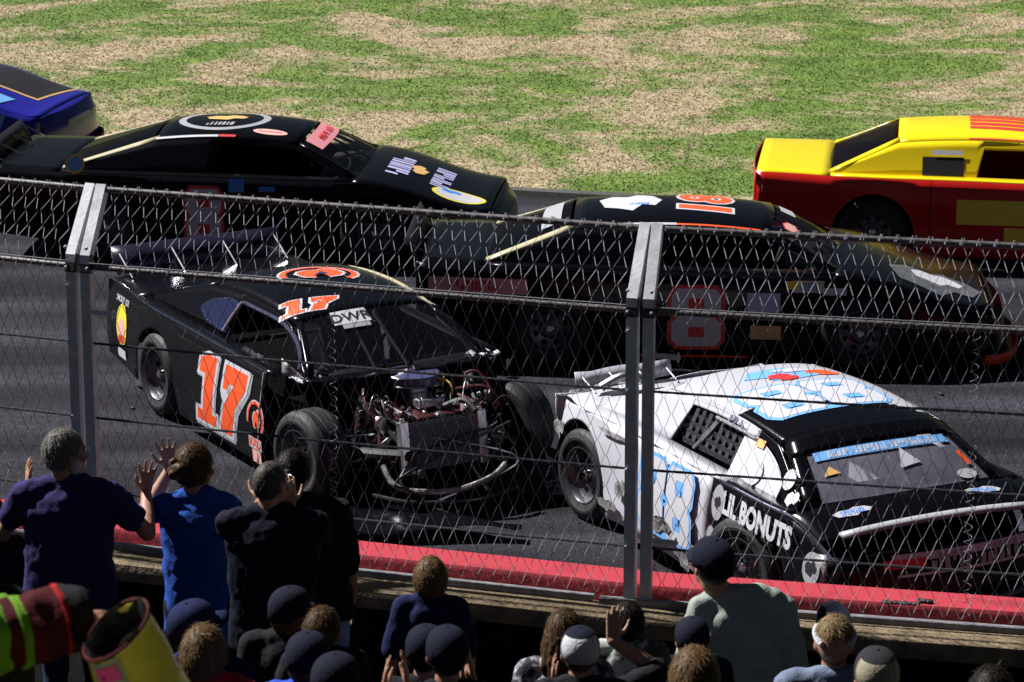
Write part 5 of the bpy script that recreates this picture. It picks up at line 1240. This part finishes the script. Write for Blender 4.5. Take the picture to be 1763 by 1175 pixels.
# ---- the yellow bag
o0 = at(200, 1086, 7.35); ax = (at(285, 1270, 7.62)-o0).normalized()
side = ax.cross(Vector((0, 1, 0))).normalized(); fr = side.cross(ax)
if fr.y > 0: fr = -fr; 
MBAG = Matrix((( side.x, fr.x, ax.x, o0.x), (side.y, fr.y, ax.y, o0.y), (side.z, fr.z, ax.z, o0.z), (0, 0, 0, 1)))
MY = mat('yellow_plastic_bag', (.56, .47, .07), .22, noise=.18, nscale=9, spec=.6, bump=.5, bscale=9)
b = MB(); rows = []
for t in lin(0, 1, 16):
    rr1 = interp(t, [(0, .082), (.2, .085), (.7, .105), (.93, .10), (1, .03)])
    rows.append([Vector((rr1*math.cos(a)*1.05, rr1*math.sin(a)*.8, .36*t+(-.045*math.cos(a)*(1-t)))) + Vector((.004*math.sin(3*a+9*t), .004*math.sin(4*a+5*t), 0)) for a in lin(0, 2*math.pi, 37)[:-1]])
b.grid(rows, wrap=True); bag = solid(b.build('bag', MY, None), .003); bag.matrix_world = MBAG
tag(bag, 'crumpled yellow plastic bag with a pink tag held open at the lower left', 'bag')
b = MB(); b.grid([[Vector((r*math.cos(a)*1.05, r*math.sin(a)*.8, h-.045*math.cos(a)*(r/.082))) + Vector((.006*math.sin(5*a), .006*math.cos(7*a), .006*math.sin(4*a))) for a in lin(0, 2*math.pi, 37)[:-1]] for r, h in ((.086, .0), (.080, -.012), (.070, .02), (.062, .10), (.01, .14))], wrap=True)
b.build('bag_lining', mat('black_lining', (.012, .012, .013), .35, spec=.5, bump=.6, bscale=14), bag)
b = MB(); b.tube([Vector((.087*math.cos(a)*1.05, .087*math.sin(a)*.8, -.045*math.cos(a)-.002)) for a in lin(0, 2*math.pi, 37)[:-1]], .005, 6, closed=True); b.build('bag_rim', mat('dark_red_tape', (.05, .006, .008), .7, spec=.1), bag)
def bsurf(a, h):
    t = h/.36; rr1 = interp(t, [(0, .082), (.2, .085), (.7, .105), (.93, .10), (1, .03)]); return Vector((rr1*math.cos(a)*1.05, rr1*math.sin(a)*.8, h-.045*math.cos(a)*(1-t))), Vector((math.cos(a), math.sin(a), 0))
decal('tag_border', [('rect', D_gry, .085, .085, 0, 0)], lambda u, v: bsurf(2.05+u/.09, .055+v), (0, 0), (1, .0), (.0, 1), bag, off=.006, step=.03)
decal('pink_tag', [('rect', mat('pink_tag', (.80, .07, .38), .6), .062, .052, 0, 0), ('tri', D_nvy, .014, .02, .012, .01)], lambda u, v: bsurf(2.05+u/.09, .052+v), (0, 0), (1, 0), (0, 1), bag, off=.009, step=.03)
decal('scrawl', [('rad', mat('scrawl_ink', (.10, .10, .07), .5), .05, .03, 0, 0)], lambda u, v: bsurf(1.45-u/.09, .13-v), (0, 0), (1, .5), (-.5, 1), bag, off=.006, step=.03) if False else None
